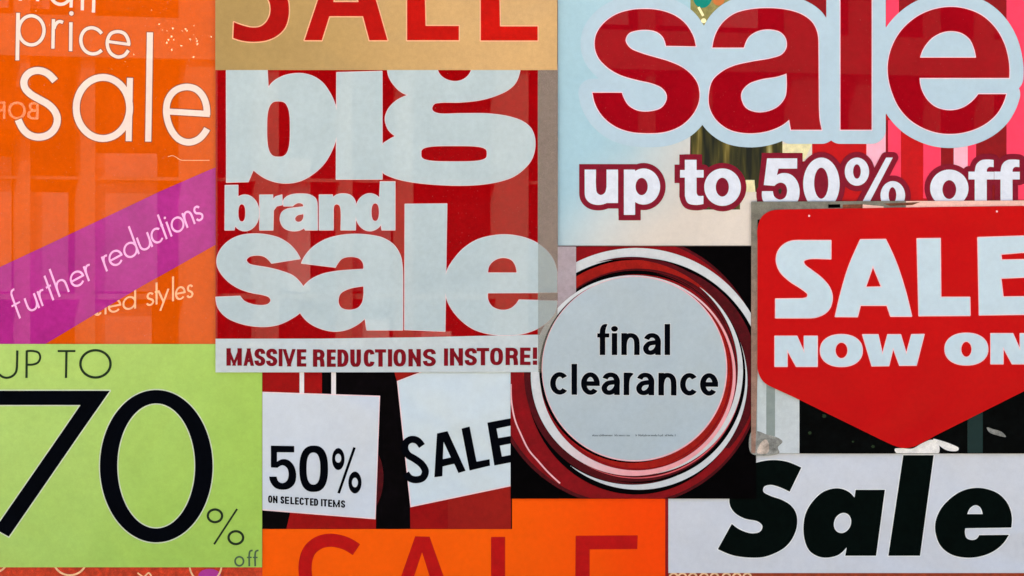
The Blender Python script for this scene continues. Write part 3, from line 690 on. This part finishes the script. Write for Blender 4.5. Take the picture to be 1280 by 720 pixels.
# baubles in the gap above s and a
plate("bauble_field", rect(858, -14, 935, 40), 1.3, 0.4, M["olive"], t)
glyph("bauble", [[arc(878, -4, 12, 14, n=30)]], 1.6, M["teal"], t)
glyph("bauble", [[arc(898, -2, 8, 9, n=30)]], 1.6, M["amber"], t)
glyph("glint", [[ribbon([(873, 9), (879, 20)], 3.2)], [arc(879.5, 26, 3.4, 3.0, n=16)]], 2.25, M["sparkle"], t, h=.3)  # bauble highlight, shaped as a flat pale plate
plate("film", poly((697.2, -14), (863, -14), (863, 160), (862, 214), (870, 262), (925, 262), (925, 240), (946, 240), (946, 307), (697.2, 307)), 1.75, 0.2, M["top_film"], t)
sS = [shaped([(869.6, 58, 'c'), (866.3, 45), (856.9, 30), (843.8, 19.7), (826.9, 13.5), (808, 11.3), (787.5, 12.8), (768.8, 18.8), (753.8, 30), (745.3, 43), (743.4, 58), (748, 72.2), (759.4, 84.4), (774.4, 93.4), (795, 99.8), (813.8, 104), (826.9, 109.7), (833, 117.5), (833.2, 125), (826.9, 134.7), (811.9, 139.4), (796.9, 138.4), (785.6, 132), (780, 123.5), (777.2, 116, 'c'), (740.6, 116, 'c'), (744.4, 131), (753.8, 146), (768.8, 158), (787.5, 164.7), (810, 166.6), (832.5, 164.7), (851.3, 157), (864.4, 145), (871.9, 131.9), (874.3, 118.8), (871.9, 105), (864.4, 93.8), (853, 84.4), (836.3, 76.9), (817.5, 71.3), (802.5, 66.8), (787.5, 60), (781.9, 50.6), (785.6, 42.2), (795, 38.4), (810, 37.5), (821.3, 40.3), (828.8, 46.9), (832.5, 57.4, 'c')])]
sA = [shaped([(890.3, 59.6, 'c'), (894.4, 43), (903.8, 28), (918.8, 16.9), (939.4, 11.6), (960, 10.3), (982.5, 12.2), (1001.3, 17.8), (1014.4, 27.2), (1021, 39.4), (1022.8, 52.5, 'c'), (1023.4, 134, 'c'), (1024.4, 150), (1027, 162.3, 'c'), (988.5, 162.3, 'c'), (986.3, 149.7, 'c'), (975, 158), (956.3, 164.7), (933.8, 166.6), (911.3, 161.9), (894.4, 148.8), (886.9, 133.8), (886, 118.8), (890.6, 101), (901.9, 90), (916.9, 82.5), (941.3, 76.9), (963.8, 73), (976.9, 68.4), (983, 60), (982.5, 48.8), (976, 40.5), (963.8, 37), (948.8, 38.4), (936, 46), (929.6, 59.6, 'c')])]
cA = [shaped([(983, 91.9, 'c'), (971.3, 95.8), (950.6, 99.4), (935.6, 105), (927.2, 114.4), (926.3, 122.5), (931.9, 134.7), (945, 140.3), (960, 139.2), (973, 132.8), (981.6, 121.5), (983.4, 108)])]
sL = [rect(1050.4, -10, 1089.4, 162.3)]
sE = [shaped([(1261.3, 97.5, 'c'), (1260.9, 78.8), (1255.6, 56), (1244.4, 35.6), (1227.5, 19.7), (1208.8, 11.6), (1188, 8.8), (1165.6, 12.2), (1145, 21.6), (1126.3, 38.4), (1115, 58), (1109.8, 78.8), (1110.3, 97.5), (1115, 116), (1124, 135), (1140, 152), (1163.8, 164), (1186.3, 167.5), (1208.8, 164.7), (1229.4, 156.3), (1244.4, 144), (1252.8, 131), (1257.5, 117.8, 'c'), (1222.8, 117.8, 'c'), (1214.4, 127.2), (1203, 134.7), (1188, 138), (1171.3, 134.7), (1160, 126.2), (1152.5, 114), (1149.7, 103.8), (1149.3, 97.5, 'c')])]
cE = [shaped([(1149.7, 72.2, 'c'), (1154.4, 60), (1165.6, 46.9), (1178.8, 40.3), (1190, 39), (1201.3, 41.3), (1211.6, 48.8), (1217.2, 60), (1220, 72.2, 'c')])]
# die-cut backing 17.5 units wider than the letters
f = Field(sS + sA + sL + sE, h=0.8, band=21)
plate("letter_backing", sorted(f.contours(17.6, tol=0.06), key=len)[-1:], 2.0, 0.3, M["top_back"], t)
f = Field([[c - np.array([13.5, 0]) for c in sh] for sh in sS], h=1.0, band=10)
plate("letter_shadow_print", f.contours(2.0, tol=0.06), 1.83, 0.2, M["top_shade"], t)
kw = dict(front=2.35, mat=M["top_red"], parent=t, h=.5, rim=1.1, rim_mat=M["top_rim"])
glyph("letter", sS, **kw); glyph("letter", sA, cut=cA, **kw); glyph("letter", sL, **kw); glyph("letter", sE, cut=cE, **kw)
# up to 50% off
sm = []
def small(name, shapes, cut=()):
    sm.append((name, shapes, cut))
small("letter", [[ribbon([(765.3, 212), (765.3, 253.8)], 14.4)], shaped([(730.8, 212, 'c'), (745, 212, 'c'), (745, 234), (746.4, 241), (751, 243.8), (756, 241), (758, 234, 'c'), (768, 234, 'c'), (765, 248), (758, 254), (748, 256.2), (738, 254), (732, 247.6), (730.8, 236, 'c')])])
small("letter", [rect(779.8, 212, 793.8, 268.6), [arc(804.5, 233.2, 20.6, 22.6)]], [[arc(802, 233.2, 7.6, 10.8)], rect(770, 200, 779.8, 280)])
small("letter", [shaped([(856, 199.8, 'c'), (870.6, 199.8, 'c'), (870.6, 212.6, 'c'), (879.4, 212.6, 'c'), (879.4, 222, 'c'), (870.6, 222, 'c'), (870.6, 241, 'c'), (872.6, 244.6), (879.2, 244.8, 'c'), (879.2, 255, 'c'), (870, 256.2), (860, 254), (856, 245, 'c'), (856, 222, 'c'), (850, 222, 'c'), (850, 212.6, 'c'), (856, 212.6, 'c')])])
small("letter", [[arc(903.1, 234, 22.9, 23.4)]], [[arc(902.8, 234, 8.2, 11.8)]])
small("digit", [shaped([(958.8, 198, 'c'), (996.3, 198, 'c'), (996.3, 210.8, 'c'), (973, 210.8, 'c'), (971, 219, 'c'), (978, 216.4), (988, 218), (996, 226), (999.4, 239), (996.6, 252), (986, 261), (973, 263), (960, 259), (953, 249), (952.4, 239, 'c'), (966, 239, 'c'), (968, 246), (974.6, 249.6), (981, 247), (983.8, 239), (981.6, 231), (976, 228.2), (970.6, 230), (968, 232.4, 'c'), (954.6, 231.4, 'c')])])
small("digit", [[arc(1026.6, 230, 22.8, 33)]], [[arc(1026.4, 229, 8.9, 19.4)]])
small("percent_sign", [[arc(1071, 214.6, 15.2, 17.6)], poly((1107.5, 197), (1115.8, 197), (1082, 262), (1072.6, 262)), [arc(1115.8, 244.4, 15.4, 18)]], [[arc(1071, 214.4, 4.8, 9)], [arc(1115.4, 244, 4.8, 10)]])
small("letter", [[arc(1186.4, 235.4, 24, 23.4)]], [[arc(1186.4, 237, 8.6, 11.8)]])
for x in (1218.2, 1250.4):
    small("letter", [shaped([(x, 262, 'c'), (x, 224.4, 'c'), (x - 7.8, 224.4, 'c'), (x - 7.8, 214.6, 'c'), (x, 214.6, 'c'), (x + 2.2, 205.6), (x + 8, 200.4), (x + 16, 199.4), (x + 23.6, 200, 'c'), (x + 23.6, 209, 'c'), (x + 18, 208.8), (x + 15.4, 211.4), (x + 15, 214.8, 'c'), (x + 24, 214.8, 'c'), (x + 24, 224.4, 'c'), (x + 15, 224.4, 'c'), (x + 15, 262, 'c')])])
corners = [rect(730.8, 212, 800, 216), rect(780, 240, 794, 268.6), rect(856, 200, 870.6, 212), rect(850, 212.6, 856, 222), rect(958.8, 198, 996.3, 210)]
corners = [[c[0] + np.array([(-6.9, -6.9), (6.9, -6.9), (6.9, 6.9), (-6.9, 6.9)]) * 0.995] for c in corners]
corners[0][0][1:3, 0] = 800; corners[0][0][2:, 1] = 230; corners[3][0][1:3, 0] = 856
f = Field([sh for s_ in sm for sh in s_[1]], h=0.5, band=9.0)
for c_ in corners: f.d = np.minimum(f.d, f.dist(c_) + 6.9)
plate("letter_outline", f.contours(6.9, tol=0.05), 2.1, 0.3, M["top_maroon"], t)
for nm, sh, cu_ in sm:
    glyph(nm, sh, 2.4, M["top_white"], t, cut=cu_, h=.35)

# ================================================================== poster 6: final clearance
t = thing("poster", "black poster of swirling red and white rings around the words final clearance", "poster", 790, 623, G)
plate("sheet", poly((638.2, 308), (939.5, 308), (939.5, 566), (945, 566), (945, 623.2), (638.2, 623.2)), 3.6, 0.5, M["cl_black"], t)
CL = (638.3, 308.1, 938.5, 623.0)
z = 3.72
def disc(cx, cy, rx, ry, m, clip=CL, cut=(), name="ring", step=0.11):
    global z
    clip = (max(clip[0], CL[0]), max(clip[1], CL[1]), min(clip[2], CL[2]), min(clip[3], CL[3]))
    f = Field([[arc(cx, cy, rx, ry, n=140)]], h=0.6, band=2.5, clip=clip, cut=cut)
    r = plate(name, f.contours(0, tol=0.04), z, 0.09, M[m], t); z += step; return r
disc(783, 463, 170, 170, "cl_maroon"); disc(784, 463, 166, 166, "cl_red")
disc(795, 477, 167, 167, "cl_white", clip=(638, 308, 939, 450))
disc(796, 483, 161, 161, "cl_black", clip=(638, 308, 939, 450))
glyph("ring", [[ribbon(spline([(638.6, 480), (639.4, 502.5), (643.8, 525), (651, 542.5), (661, 562.5), (672.5, 576), (685, 590), (700, 604)], False), 1.9)]], z, M["cl_pink"], t, clip=CL, thick=.09, h=.3); z += .08
disc(795, 471, 138, 147, "cl_black")
disc(803, 468, 144, 140, "cl_maroon", clip=(800, 308, 939, 560))
def crescent(cx, cy, R, th0, half, thick, m, rx=None):
    d = thick / (1 - math.cos(math.radians(half))); dr = -d * math.cos(math.radians(half)); a = math.radians(th0)
    disc(cx, cy, R, R, m, cut=[[arc(cx - d * math.cos(a), cy - d * math.sin(a), R - dr, R - dr, n=140)]])
disc(793, 465.5, 139.5, 140.5, "cl_red2", clip=(638, 308, 939, 470)); disc(794, 466.5, 139, 139.5, "cl_maroon", clip=(638, 400, 939, 623))
crescent(790, 463, 142, -48, 60, 6, "cl_maroon")
crescent(798, 476, 136, 52, 76, 8.6, "cl_white")
disc(797.5, 469.3, 134, 133.6, "cl_maroon")
crescent(797.5, 469.3, 134.2, 32, 74, 4.2, "cl_black")
crescent(796.5, 466.5, 131.5, 60, 70, 1.6, "cl_pink2")
crescent(799, 464, 129.5, 14, 68, 6.6, "cl_white")
disc(795.6, 464, 126.3, 126.3, "cl_red")
crescent(795, 465, 127, -100, 75, 5, "cl_black"); crescent(795.5, 464.5, 125.5, -30, 50, 3.0, "cl_maroon")
disc(791.5, 469.4, 128, 125.3, "cl_blend")
disc(795.3, 467.6, 120.5, 120.2, "cl_red"); disc(798, 468, 117.5, 117.4, "cl_red2")
crescent(797, 466, 118, 15, 60, 2.6, "cl_red")
disc(790, 462.5, 116, 115.8, "cl_black")
disc(793, 461, 115.8, 115.7, "cl_pink")
disc(792.6, 460.6, 114.6, 114.4, "cl_disc", name="disc")
zt = z + 0.1
text([('f', 746.4, 761.6), ('i', 764.6, 771.4), ('n', 776.5, 799.4), ('A2', 803.6, 825.8), ('l', 830.6, 837.4, 0)], 27.4, 38.8, 6.9, 5.8, (0, 443.7), (1, 0), (0, -1), zt, M["black"], t, h=.3, rim=.9, rim_mat=M["cl_white"])
text([('c', 687.6, 710.6), ('l', 714.4, 721.2), ('e', 726.2, 749.6), ('A2', 751.7, 774.6), ('r', 779.4, 793.4), ('A2', 795, 817.6), ('n', 822.8, 845.4), ('c', 849.8, 872.4), ('e', 874.8, 897.4)], 28.2, 38.6, 7.0, 5.9, (0, 488.3), (1, 0.007), (0, -1), zt, M["black"], t, h=.3, rim=.9, rim_mat=M["cl_white"])
sp_ = []
x = 740.5
while x < 844:
    if not (787 < x < 794) and random.random() < .9:
        tall = random.choice((1.9, 1.9, 2.8))
        sp_.append([ribbon([(x, 545.2), (x, 545.2 - tall)], .75)])
        if random.random() < .8: sp_.append([ribbon([(x, 545.0 - 1.4 * random.random()), (x + 1.3, 544.9 - 1.2 * random.random())], .75)])
    x += 1.75
glyph("small_print", sp_, zt, M["small_grey"], t, h=.2, thick=.1)["kind"] = "stuff"
plate("clear_tape", rect(697.1, 308.2, 720, 468), 5.5, 0.08, M["clear_tape"], t)

# ================================================================== window scene behind the arrow sign
t = thing("window_display", "dark framed shop window with pale fluted column behind the red arrow sign", "window display", 1110, 567)
plate("back_panel", rect(938.8, 252.4, 1294, 566.8), 4.2, 0.5, M["win_black"], t)
plate("column", rect(946, 440, 999, 566.6), 4.5, 0.4, M["column"], t)
plate("column_groove", rect(957.6, 470, 968.6, 545), 4.6, 0.3, M["column_dark"], t)
plate("column_groove", rect(943, 445, 946.2, 540), 4.65, 0.3, M["column_dark"], t)
glyph("cloth", [shaped([(938.8, 540), (948, 539), (958, 543), (970, 546), (978, 552), (972, 559), (974, 566), (938.8, 566.5)])], 4.75, M["cloth_grey"], t)
glyph("cloth", [shaped([(952, 552), (957, 549), (961, 556), (959, 566), (946, 566), (948, 558)])], 4.85, M["cloth_tan"], t)
glyph("cloth", [shaped([(1120, 566), (1118, 561), (1126, 560), (1140, 560.5), (1152, 554), (1164, 549.5), (1172, 553), (1173, 566), (1150, 567)])], 4.75, M["cloth_white"], t, clip=(1100, 500, 1290, 566.4))
glyph("cloth", [shaped([(1166, 548.5), (1174, 550), (1190, 555.5), (1198, 560), (1197, 563), (1184, 563), (1174, 557)])], 4.85, M["cloth_white"], t)
glyph("strip", [rect(1209, 510, 1228, 566)], 4.5, M["win_teal"], t)
glyph("cloth", [shaped([(1233, 534), (1240, 536), (1252, 540), (1257, 546), (1246, 544), (1236, 540)])], 4.6, M["cloth_grey"], t, h=.3)
for x, y, r in ((1030, 520, 2.6), (1012, 541, 2.2), (1091, 558, 2.2), (1066, 552, 1.4)):
    glyph("speck", [[arc(x, y, r, r * .9, n=12)]], 4.5, M["dark_green_ink"], t, h=.4)
plate("frame_side", poly((938.8, 252.4), (946.6, 262), (946.6, 470), (944, 566), (938.8, 566)), 5.0, 0.9, M["frame"], t)
plate("frame_top", poly((938.8, 252.2), (1132, 251.2), (1132, 262), (938.8, 275)), 5.15, 0.9, M["frame"], t)
plate("frame_top", poly((1132, 251.4), (1294, 250.6), (1294, 262), (1132, 262)), 5.12, 0.9, M["frame_pale"], t)
plate("frame_clip", poly((1035, 255.6), (1050, 255.4), (1050, 259.6), (1035, 260)), 5.4, 0.4, M["cl_black"], t)
plate("frame_clip", poly((1053, 255.8), (1078, 255.4), (1078, 260), (1053, 260.4)), 5.4, 0.4, M["frame_brown"], t)
plate("frame_clip", poly((1078, 255.6), (1104, 258), (1104, 261), (1078, 261)), 5.4, 0.4, M["frame_pale"], t)
plate("frame_clip", poly((1104, 254.6), (1150, 252.6), (1140, 256.4), (1112, 257.4)), 5.4, 0.4, M["frame_brown"], t)

t = thing("hanging_sign", "red board pointing down like an arrow, reading SALE NOW ON", "sign", 1128, 560)
plate("board", [spline([(946.6, 300, 'c'), (946.8, 284), (952, 271), (962, 264), (976, 262, 'c'), (1170, 258.8, 'c'), (1278, 257.4, 'c'), (1294, 262), (1304, 274), (1308, 290, 'c'), (1310, 450, 'c'), (1306, 465), (1293, 482, 'c'), (1170, 543.6, 'c'), (1152, 553.4), (1141, 558.2), (1129, 559.8), (1118, 557.2), (1104, 551, 'c'), (999.4, 499.8, 'c'), (967, 485, 'c'), (954, 477), (947.4, 465), (946.4, 448, 'c')])], 6.9, 1.2, M["arrow_red"], t)
kw = dict(front=7.15, mat=M["arrow_white"], parent=t, h=.45, rim=1.1, rim_mat=M["arrow_rim"])
glyph("letter", [shaped([(1037.8, 301, 'c'), (1037.8, 323.4, 'c'), (1010, 323.4), (1003.8, 326.3), (1005, 331), (1014.4, 338.4), (1027.5, 348.8), (1036.4, 360), (1039.6, 371.3), (1037, 384), (1031, 391), (1020, 396), (1008, 397, 'c'), (969.4, 397, 'c'), (969.4, 374, 'c'), (1003, 373.6, 'c'), (1008.8, 371.6), (1009.4, 367.5), (1003, 361.6), (986.3, 350.6), (975, 339.4), (970.3, 326.3), (972.2, 315), (978.8, 306.6), (988, 302), (1000, 301, 'c')])], **kw)
glyph("letter", [shaped([(1075.3, 300, 'c'), (1106.3, 299.6, 'c'), (1118.8, 326.9), (1130, 360.6), (1138.6, 395, 'c'), (1113, 395, 'c'), (1108.4, 381.3, 'c'), (1074.7, 381.3, 'c'), (1071, 395.6, 'c'), (1044, 395.4, 'c'), (1051.3, 364.4), (1061, 332.6)])], cut=[poly((1090.6, 331.6), (1101.9, 359), (1080.9, 359.5))], **kw)
glyph("letter", [poly((1146, 298.8), (1174.4, 298.4), (1175, 371.9), (1211.2, 371.9), (1211.6, 394), (1148.4, 394.4))], **kw)
glyph("letter", [poly((1221.9, 297.3), (1292, 295), (1292, 314), (1250, 317.5), (1251, 325.4), (1290, 324.6), (1290, 345.6), (1250, 347.5), (1252.8, 371.5), (1292, 371), (1292, 392.4), (1223.8, 393.4))], **kw)
kn = dict(kw); kn.update(h=.35, rim=.9)
def NN(dx, dy): return [poly((968.4 + dx, 420.3 + dy), (995.6 + dx, 420.3 + dy), (1005 + dx, 441.5 + dy), (1005 + dx, 420.3 + dy), (1021 + dx, 420.3 + dy), (1021 + dx, 457.8 + dy), (995 + dx, 457.8 + dy), (983.4 + dx, 436.6 + dy), (983.4 + dx, 457.8 + dy), (968.4 + dx, 457.8 + dy))]
glyph("letter", NN(0, 0), **kn)
glyph("letter", [[arc(1051.2, 438.1, 26.1, 19.9, e=2.2)]], cut=[[arc(1051.4, 437.9, 8.2, 10.5)]], **kn)
glyph("letter", [poly((1078, 418.4), (1096.9, 418.4), (1102.6, 443.6), (1109.2, 418.4), (1125, 418.4), (1132.4, 443), (1139, 418.4), (1154.4, 418), (1144.7, 456.4), (1124, 456.5), (1115.8, 434.4), (1110.4, 456.9), (1089.4, 457.2))], **kn)
glyph("letter", [[arc(1207.3, 436.3, 26.7, 19.8, e=2.2)]], cut=[[arc(1207.3, 436.5, 7.2, 10.2)]], **kn)
glyph("letter", NN(269.6, -3.2), **kn)
for x, y in ((1011, 270), (1245.4, 264.4)):
    glyph("rivet", [[arc(x, y, 1.3, 1.3, n=14)]], 7.1, M["arrow_rim"], t, h=.3)

# ================================================================== poster 7: white italic Sale
t = thing("poster", "pale grey poster with heavy black italic Sale along the bottom right", "poster", 1060, 716, G)
plate("sheet", rect(835.4, 540, 1294, 716.2), 1.6, 0.6, M["sale_paper"], t)
kw = dict(front=1.9, mat=M["green_black"], parent=t, h=.5, rim=1.1, rim_mat=M["white_rim"])
glyph("letter", [shaped([(1001.6, 584.4, 'c'), (986.9, 614.6, 'c'), (973.8, 608.6), (962.5, 606), (955, 608.4), (954, 614.4), (962.5, 619.6), (977.5, 624.9), (988.8, 632), (995.3, 642.5), (996, 657.5), (990.6, 672.5), (981.3, 683.8), (968, 691.6), (955, 696), (940, 697), (917.5, 694.4), (897.2, 686.4, 'c'), (914.7, 654.7, 'c'), (925, 662), (940, 666.6), (950.3, 664.2), (953, 657.5), (947.5, 651.9), (930.6, 648), (917.5, 640), (911.9, 629.4), (913.8, 612.5), (921.3, 597.5), (932.5, 584.4), (945.6, 578.2), (964.4, 575), (983, 576.9)])], **kw)
glyph("letter", [shaped([(1106, 612.2, 'c'), (1069.4, 612.2, 'c'), (1068, 621.9, 'c'), (1060, 614.2), (1046.9, 610.3), (1030, 614.2), (1016.9, 625.4), (1007.5, 640.6), (1004.3, 657.5), (1006, 676), (1012, 688.6), (1022, 695.2), (1033, 697), (1048, 693.4), (1058.4, 683.7, 'c'), (1056.4, 694.6, 'c'), (1095, 694.6, 'c')])], cut=[[arc(0, 0, 10.8, 12.6) @ np.array([[1, 0], [-.12, 1]]) + np.array([1053, 653.6])]], **kw)
glyph("letter", [poly((1129, 568.9), (1167, 568.9), (1149.9, 694.6), (1110.3, 694.6))], **kw)
glyph("letter", [shaped([(1264, 659.4, 'c'), (1264.4, 644.4), (1259.4, 629.4), (1248.6, 617.6), (1235, 611.6), (1220, 609.7), (1203, 613.4), (1188, 622.8), (1175.4, 636.9), (1169, 653.8), (1170.3, 670.6), (1177, 684), (1190, 693.4), (1208, 697), (1226, 695.2), (1241, 689.4), (1253, 680), (1261, 668.4, 'c'), (1223.8, 668.8, 'c'), (1220.6, 673.4), (1214.4, 674.9), (1208, 672.4), (1206, 666), (1206.5, 660.2, 'c')])], cut=[shaped([(1208.8, 642.5, 'c'), (1212.5, 635), (1219, 631.3), (1225, 634), (1228.4, 642.5, 'c')])], **kw)

# ================================================================== backdrop with hanging cards
t = thing("window_backdrop", "black and dark red backdrop panel behind the two white cards", "backdrop", 483, 661)
plate("panel", rect(327.8, 460, 640, 661.2), 1.5, 0.5, M["shop_black"], t)
plate("red_panel", rect(328, 462, 402.5, 500), 1.75, 0.4, M["shop_red"], t)
plate("red_panel", poly((364, 636), (470, 636), (470, 661), (358, 661)), 1.75, 0.4, M["shop_red"], t)
plate("red_panel", poly((512, 600), (560, 600), (560, 661), (513, 661)), 1.75, 0.4, M["shop_red"], t)
plate("red_panel", rect(560, 590, 638.6, 661), 1.7, 0.4, M["shop_red2"], t)
plate("red_panel", poly((492, 462), (530, 462), (530, 468), (496, 476)), 1.75, 0.4, M["shop_red2"], t)
glyph("red_glow", [shaped([(466, 560), (474, 570), (479, 590), (478, 612), (472, 630), (466, 640)])], 1.75, M["cl_maroon"], t)  # dark red glow beside the card, put in as a flat coloured shape

t = thing("hanging_card", "white square card on two cords reading 50% on selected items", "card", 400, 649)
plate("card", poly((328.2, 489.6), (475.2, 494.6), (469.6, 649.0), (328.2, 637.8)), 3.25, 0.5, M["card_edge"], t)
plate("face", poly((328.3, 490.8), (474.2, 495.8), (468.6, 647.6), (328.3, 636.6)), 3.33, 0.1, M["card"], t)
plate("cord", rect(374.6, 440, 380.2, 492), 3.1, 0.5, M["cord"], t)
plate("cord", rect(414.2, 440, 420, 494), 3.1, 0.5, M["cord"], t)
kw = dict(front=3.6, mat=M["black"], parent=t, h=.3)
glyph("digit", [shaped([(338.8, 556.9, 'c'), (368, 557.4, 'c'), (368, 565.4, 'c'), (346.4, 565.2, 'c'), (346.4, 577, 'c'), (353, 573.8), (361, 575.2), (367.4, 582), (370.4, 593), (368.6, 604), (361.6, 610.6), (353, 612), (344.4, 609.8), (338.6, 603), (336.5, 595.6, 'c'), (346, 595.6, 'c'), (348, 601.4), (353, 603.8), (358.6, 601), (361, 593), (358.8, 584.6), (353, 581.4), (347, 584.6, 'c'), (338.8, 584.2, 'c')])], **kw)
glyph("digit", [[arc(392.3, 585.8, 17.9, 29, e=2.5)]], cut=[[arc(391.9, 585.6, 8.6, 20, e=2.5)]], **kw)
glyph("percent_sign", [[arc(423, 573.7, 7.8, 13.7)], [arc(443.8, 603, 8.2, 13.7)], [ribbon([(443.3, 559.2), (423.4, 616.4)], 3.3)]], cut=[[arc(422.9, 572.6, 3.8, 5.6)], [arc(443.8, 603, 3.8, 6)]], **kw)
it = [('O', 122, 165), ('N', 171, 217), ('S', 246, 284), ('E', 290, 333), ('L', 345, 384), ('E', 391, 430), ('C', 436, 482), ('T', 484, 532), ('E', 541, 577), ('D', 581, 623), ('I', 651, 667), ('T', 670, 715), ('E', 722, 763), ('M', 770, 840), ('S', 850, 893)]
text([(c, a / 8, b / 8) for c, a, b in it], 9.2, None, 2.1, 1.7, (320, 627.2), (1, 0.067), (0, -1), 3.55, M["black"], t, h=.2)

t = thing("hanging_card", "white tilted card reading SALE between the 50% card and the rings", "card", 575, 634)
plate("card", poly((496.2, 476.2), (528, 464), (560, 452), (641, 452), (641, 607.2), (513, 634)), 3.2, 0.5, M["card_edge"], t)
plate("face", poly((497.4, 476.8), (528, 465.2), (560, 453.5), (641, 453.5), (641, 605.6), (514, 632.4)), 3.3, 0.1, M["card2"], t)
kw = dict(front=3.55, mat=M["black"], parent=t, h=.35)
glyph("letter", [[ribbon(spline([(527.6, 557.4), (521.6, 550.6), (514, 549.2), (507.5, 553.4), (506, 561), (510, 568.4), (518.8, 573.8), (527.3, 580.4), (531.8, 589), (528.6, 597), (520, 599.6), (512.5, 597.6), (507.4, 591.6)], False), 8.8)]], **kw)
glyph("letter", [poly((546.3, 541.7), (559.4, 538.8), (582.1, 588.4), (573.1, 591.1), (567.8, 579.6), (553.4, 583), (553, 595.2), (543, 596.5))], cut=[poly((554.5, 552), (563.6, 571.6), (553.6, 573.8))], **kw)
glyph("letter", [poly((576.9, 535.7), (587, 533), (595.7, 576.9), (612, 573.8), (612.6, 581.9), (587, 588.1))], **kw)
glyph("letter", [poly((609.2, 528.2), (640, 522.4), (640, 531.6), (620.6, 535.7), (622.8, 547.5), (640, 544.6), (640, 554), (624.8, 557), (627.4, 570.6), (640, 568.2), (640, 577.6), (618, 581.8))], **kw)

# ================================================================== poster 8: vivid orange SALE at the bottom
t = thing("poster", "vivid orange poster with the tops of thin red capitals SALE at the bottom", "poster", 580, 750, G)
plate("sheet", rect(328, 600, 833.6, 740), 1.2, 0.6, M["low_orange"], t)
plate("edge_binding", rect(831.6, 622, 835.2, 740), 1.35, 0.5, M["darkred"], t)
kw = dict(front=1.5, mat=M["low_red"], parent=t, h=.5)
glyph("letter", [[ribbon(spline([(445.6, 687), (434, 680), (423, 676.4), (411.3, 675.2), (398, 678.6), (387, 688), (382, 702), (382, 720), (386, 736)], False), 16.4)]], **kw)
glyph("letter", [poly((519, 670.4), (537, 670.8), (560, 736), (542, 736), (527.6, 690), (512.5, 736), (496, 736))], **kw)
glyph("letter", [rect(613.8, 671, 631.4, 738)], **kw)
glyph("letter", [poly((719.6, 669.6), (797, 669.2), (796.6, 686.2), (737, 686.6), (737, 738), (719, 738))], **kw)

for o in scene.objects:
    for k_ in ("ox", "oy", "py"):
        if k_ in o: del o[k_]

# ================================================================== the building across the street (seen mirrored in the glossy posters)
random.seed(11)
b = bpy.data.objects.new("building", None); scene.collection.objects.link(b)
b.location = (0, -32, 0); b.rotation_euler = (0, 0, math.radians(-26))
b["label"] = "sunlit stone shopfront across the street, mirrored faintly in the glossy posters"; b["category"] = "building"
quad_box("wall", -12, 12, -1.0, 0.0, 0.0, 7.5, M["facade_dark"], b)
def pane(x0, x1, z0, z1, m): quad_box("window", x0, x1, 0.002, 0.03, z0, z1, M[m], b)
x = -11.8; k = 0
while x < 11.4:
    wd = (0.20, 0.09, 0.13, 0.30)[k % 4]
    quad_box("pier", x, x + wd, 0.002, 0.16 + 0.02 * (k % 2), 0.0, 7.5, M["facade"], b)
    gap = (0.62, 0.48, 0.85, 0.40)[k % 4]
    for z0, z1 in ((0.6, 1.5), (1.55, 2.9), (4.02, 4.9), (5.2, 6.1)):
        r = random.random()
        if r < .75: pane(x + wd + .03, x + wd + gap * random.uniform(.45, .97), z0 + .02, z0 + (z1 - z0) * random.uniform(.5, .98), ("pane", "pane_grey", "pane_pale")[int(r * 4)])
    x += wd + gap; k += 1
for z0, z1, d in ((3.62, 3.98, .22), (1.50, 1.55, .12), (4.94, 5.15, .22), (6.2, 6.6, .26), (0.0, 0.5, .26), (2.55, 2.58, .1)):
    quad_box("beam", -12, 12, 0.004, d, z0, z1, M["facade"], b)
# lettered sign, read back to front in the orange poster
def wall_text(body, x, z, size):
    cu = bpy.data.curves.new("sign_lettering", 'FONT'); cu.body = body; cu.size = size; cu.extrude = 0.004
    cu.materials.append(M["lettering"])
    o = bpy.data.objects.new("sign_lettering", cu); scene.collection.objects.link(o)
    bpy.context.view_layer.update()
    me = bpy.data.meshes.new_from_object(o.evaluated_get(bpy.context.evaluated_depsgraph_get()))
    bpy.data.objects.remove(o)
    o = bpy.data.objects.new("sign_lettering", me); scene.collection.objects.link(o)
    o.rotation_euler = (math.radians(90), 0, math.radians(180)); o.location = (x, 0.35, z); o.parent = b
wall_text("BOR", -4.72, 3.06, 0.22)
quad_box("sign_board", -5.6, -4.5, 0.16, 0.34, 2.97, 3.34, M["facade_dark"], b)
# string of small warm bulbs
bm_v, bm_f = [], []
def bulb(cx, cy, cz, r):
    n = len(bm_v)
    for v in ((r, 0, 0), (-r, 0, 0), (0, r, 0), (0, -r, 0), (0, 0, r), (0, 0, -r)): bm_v.append((cx + v[0], cy + v[1], cz + v[2]))
    for f_ in ((0, 2, 4), (2, 1, 4), (1, 3, 4), (3, 0, 4), (2, 0, 5), (1, 2, 5), (3, 1, 5), (0, 3, 5)): bm_f.append(tuple(n + q for q in f_))
for i in range(26):
    bulb(random.uniform(-3.65, -2.95), 0.4, random.uniform(3.62, 3.92), random.uniform(.005, .011))
for i in range(14):
    bulb(random.uniform(-4.9, -3.7), 0.4, random.uniform(3.5, 4.1), random.uniform(.004, .008))
me = bpy.data.meshes.new("bulbs"); me.from_pydata(bm_v, [], bm_f); me.materials.append(M["bulb"])
o = bpy.data.objects.new("bulbs", me); scene.collection.objects.link(o); o.parent = b; o["kind"] = "stuff"
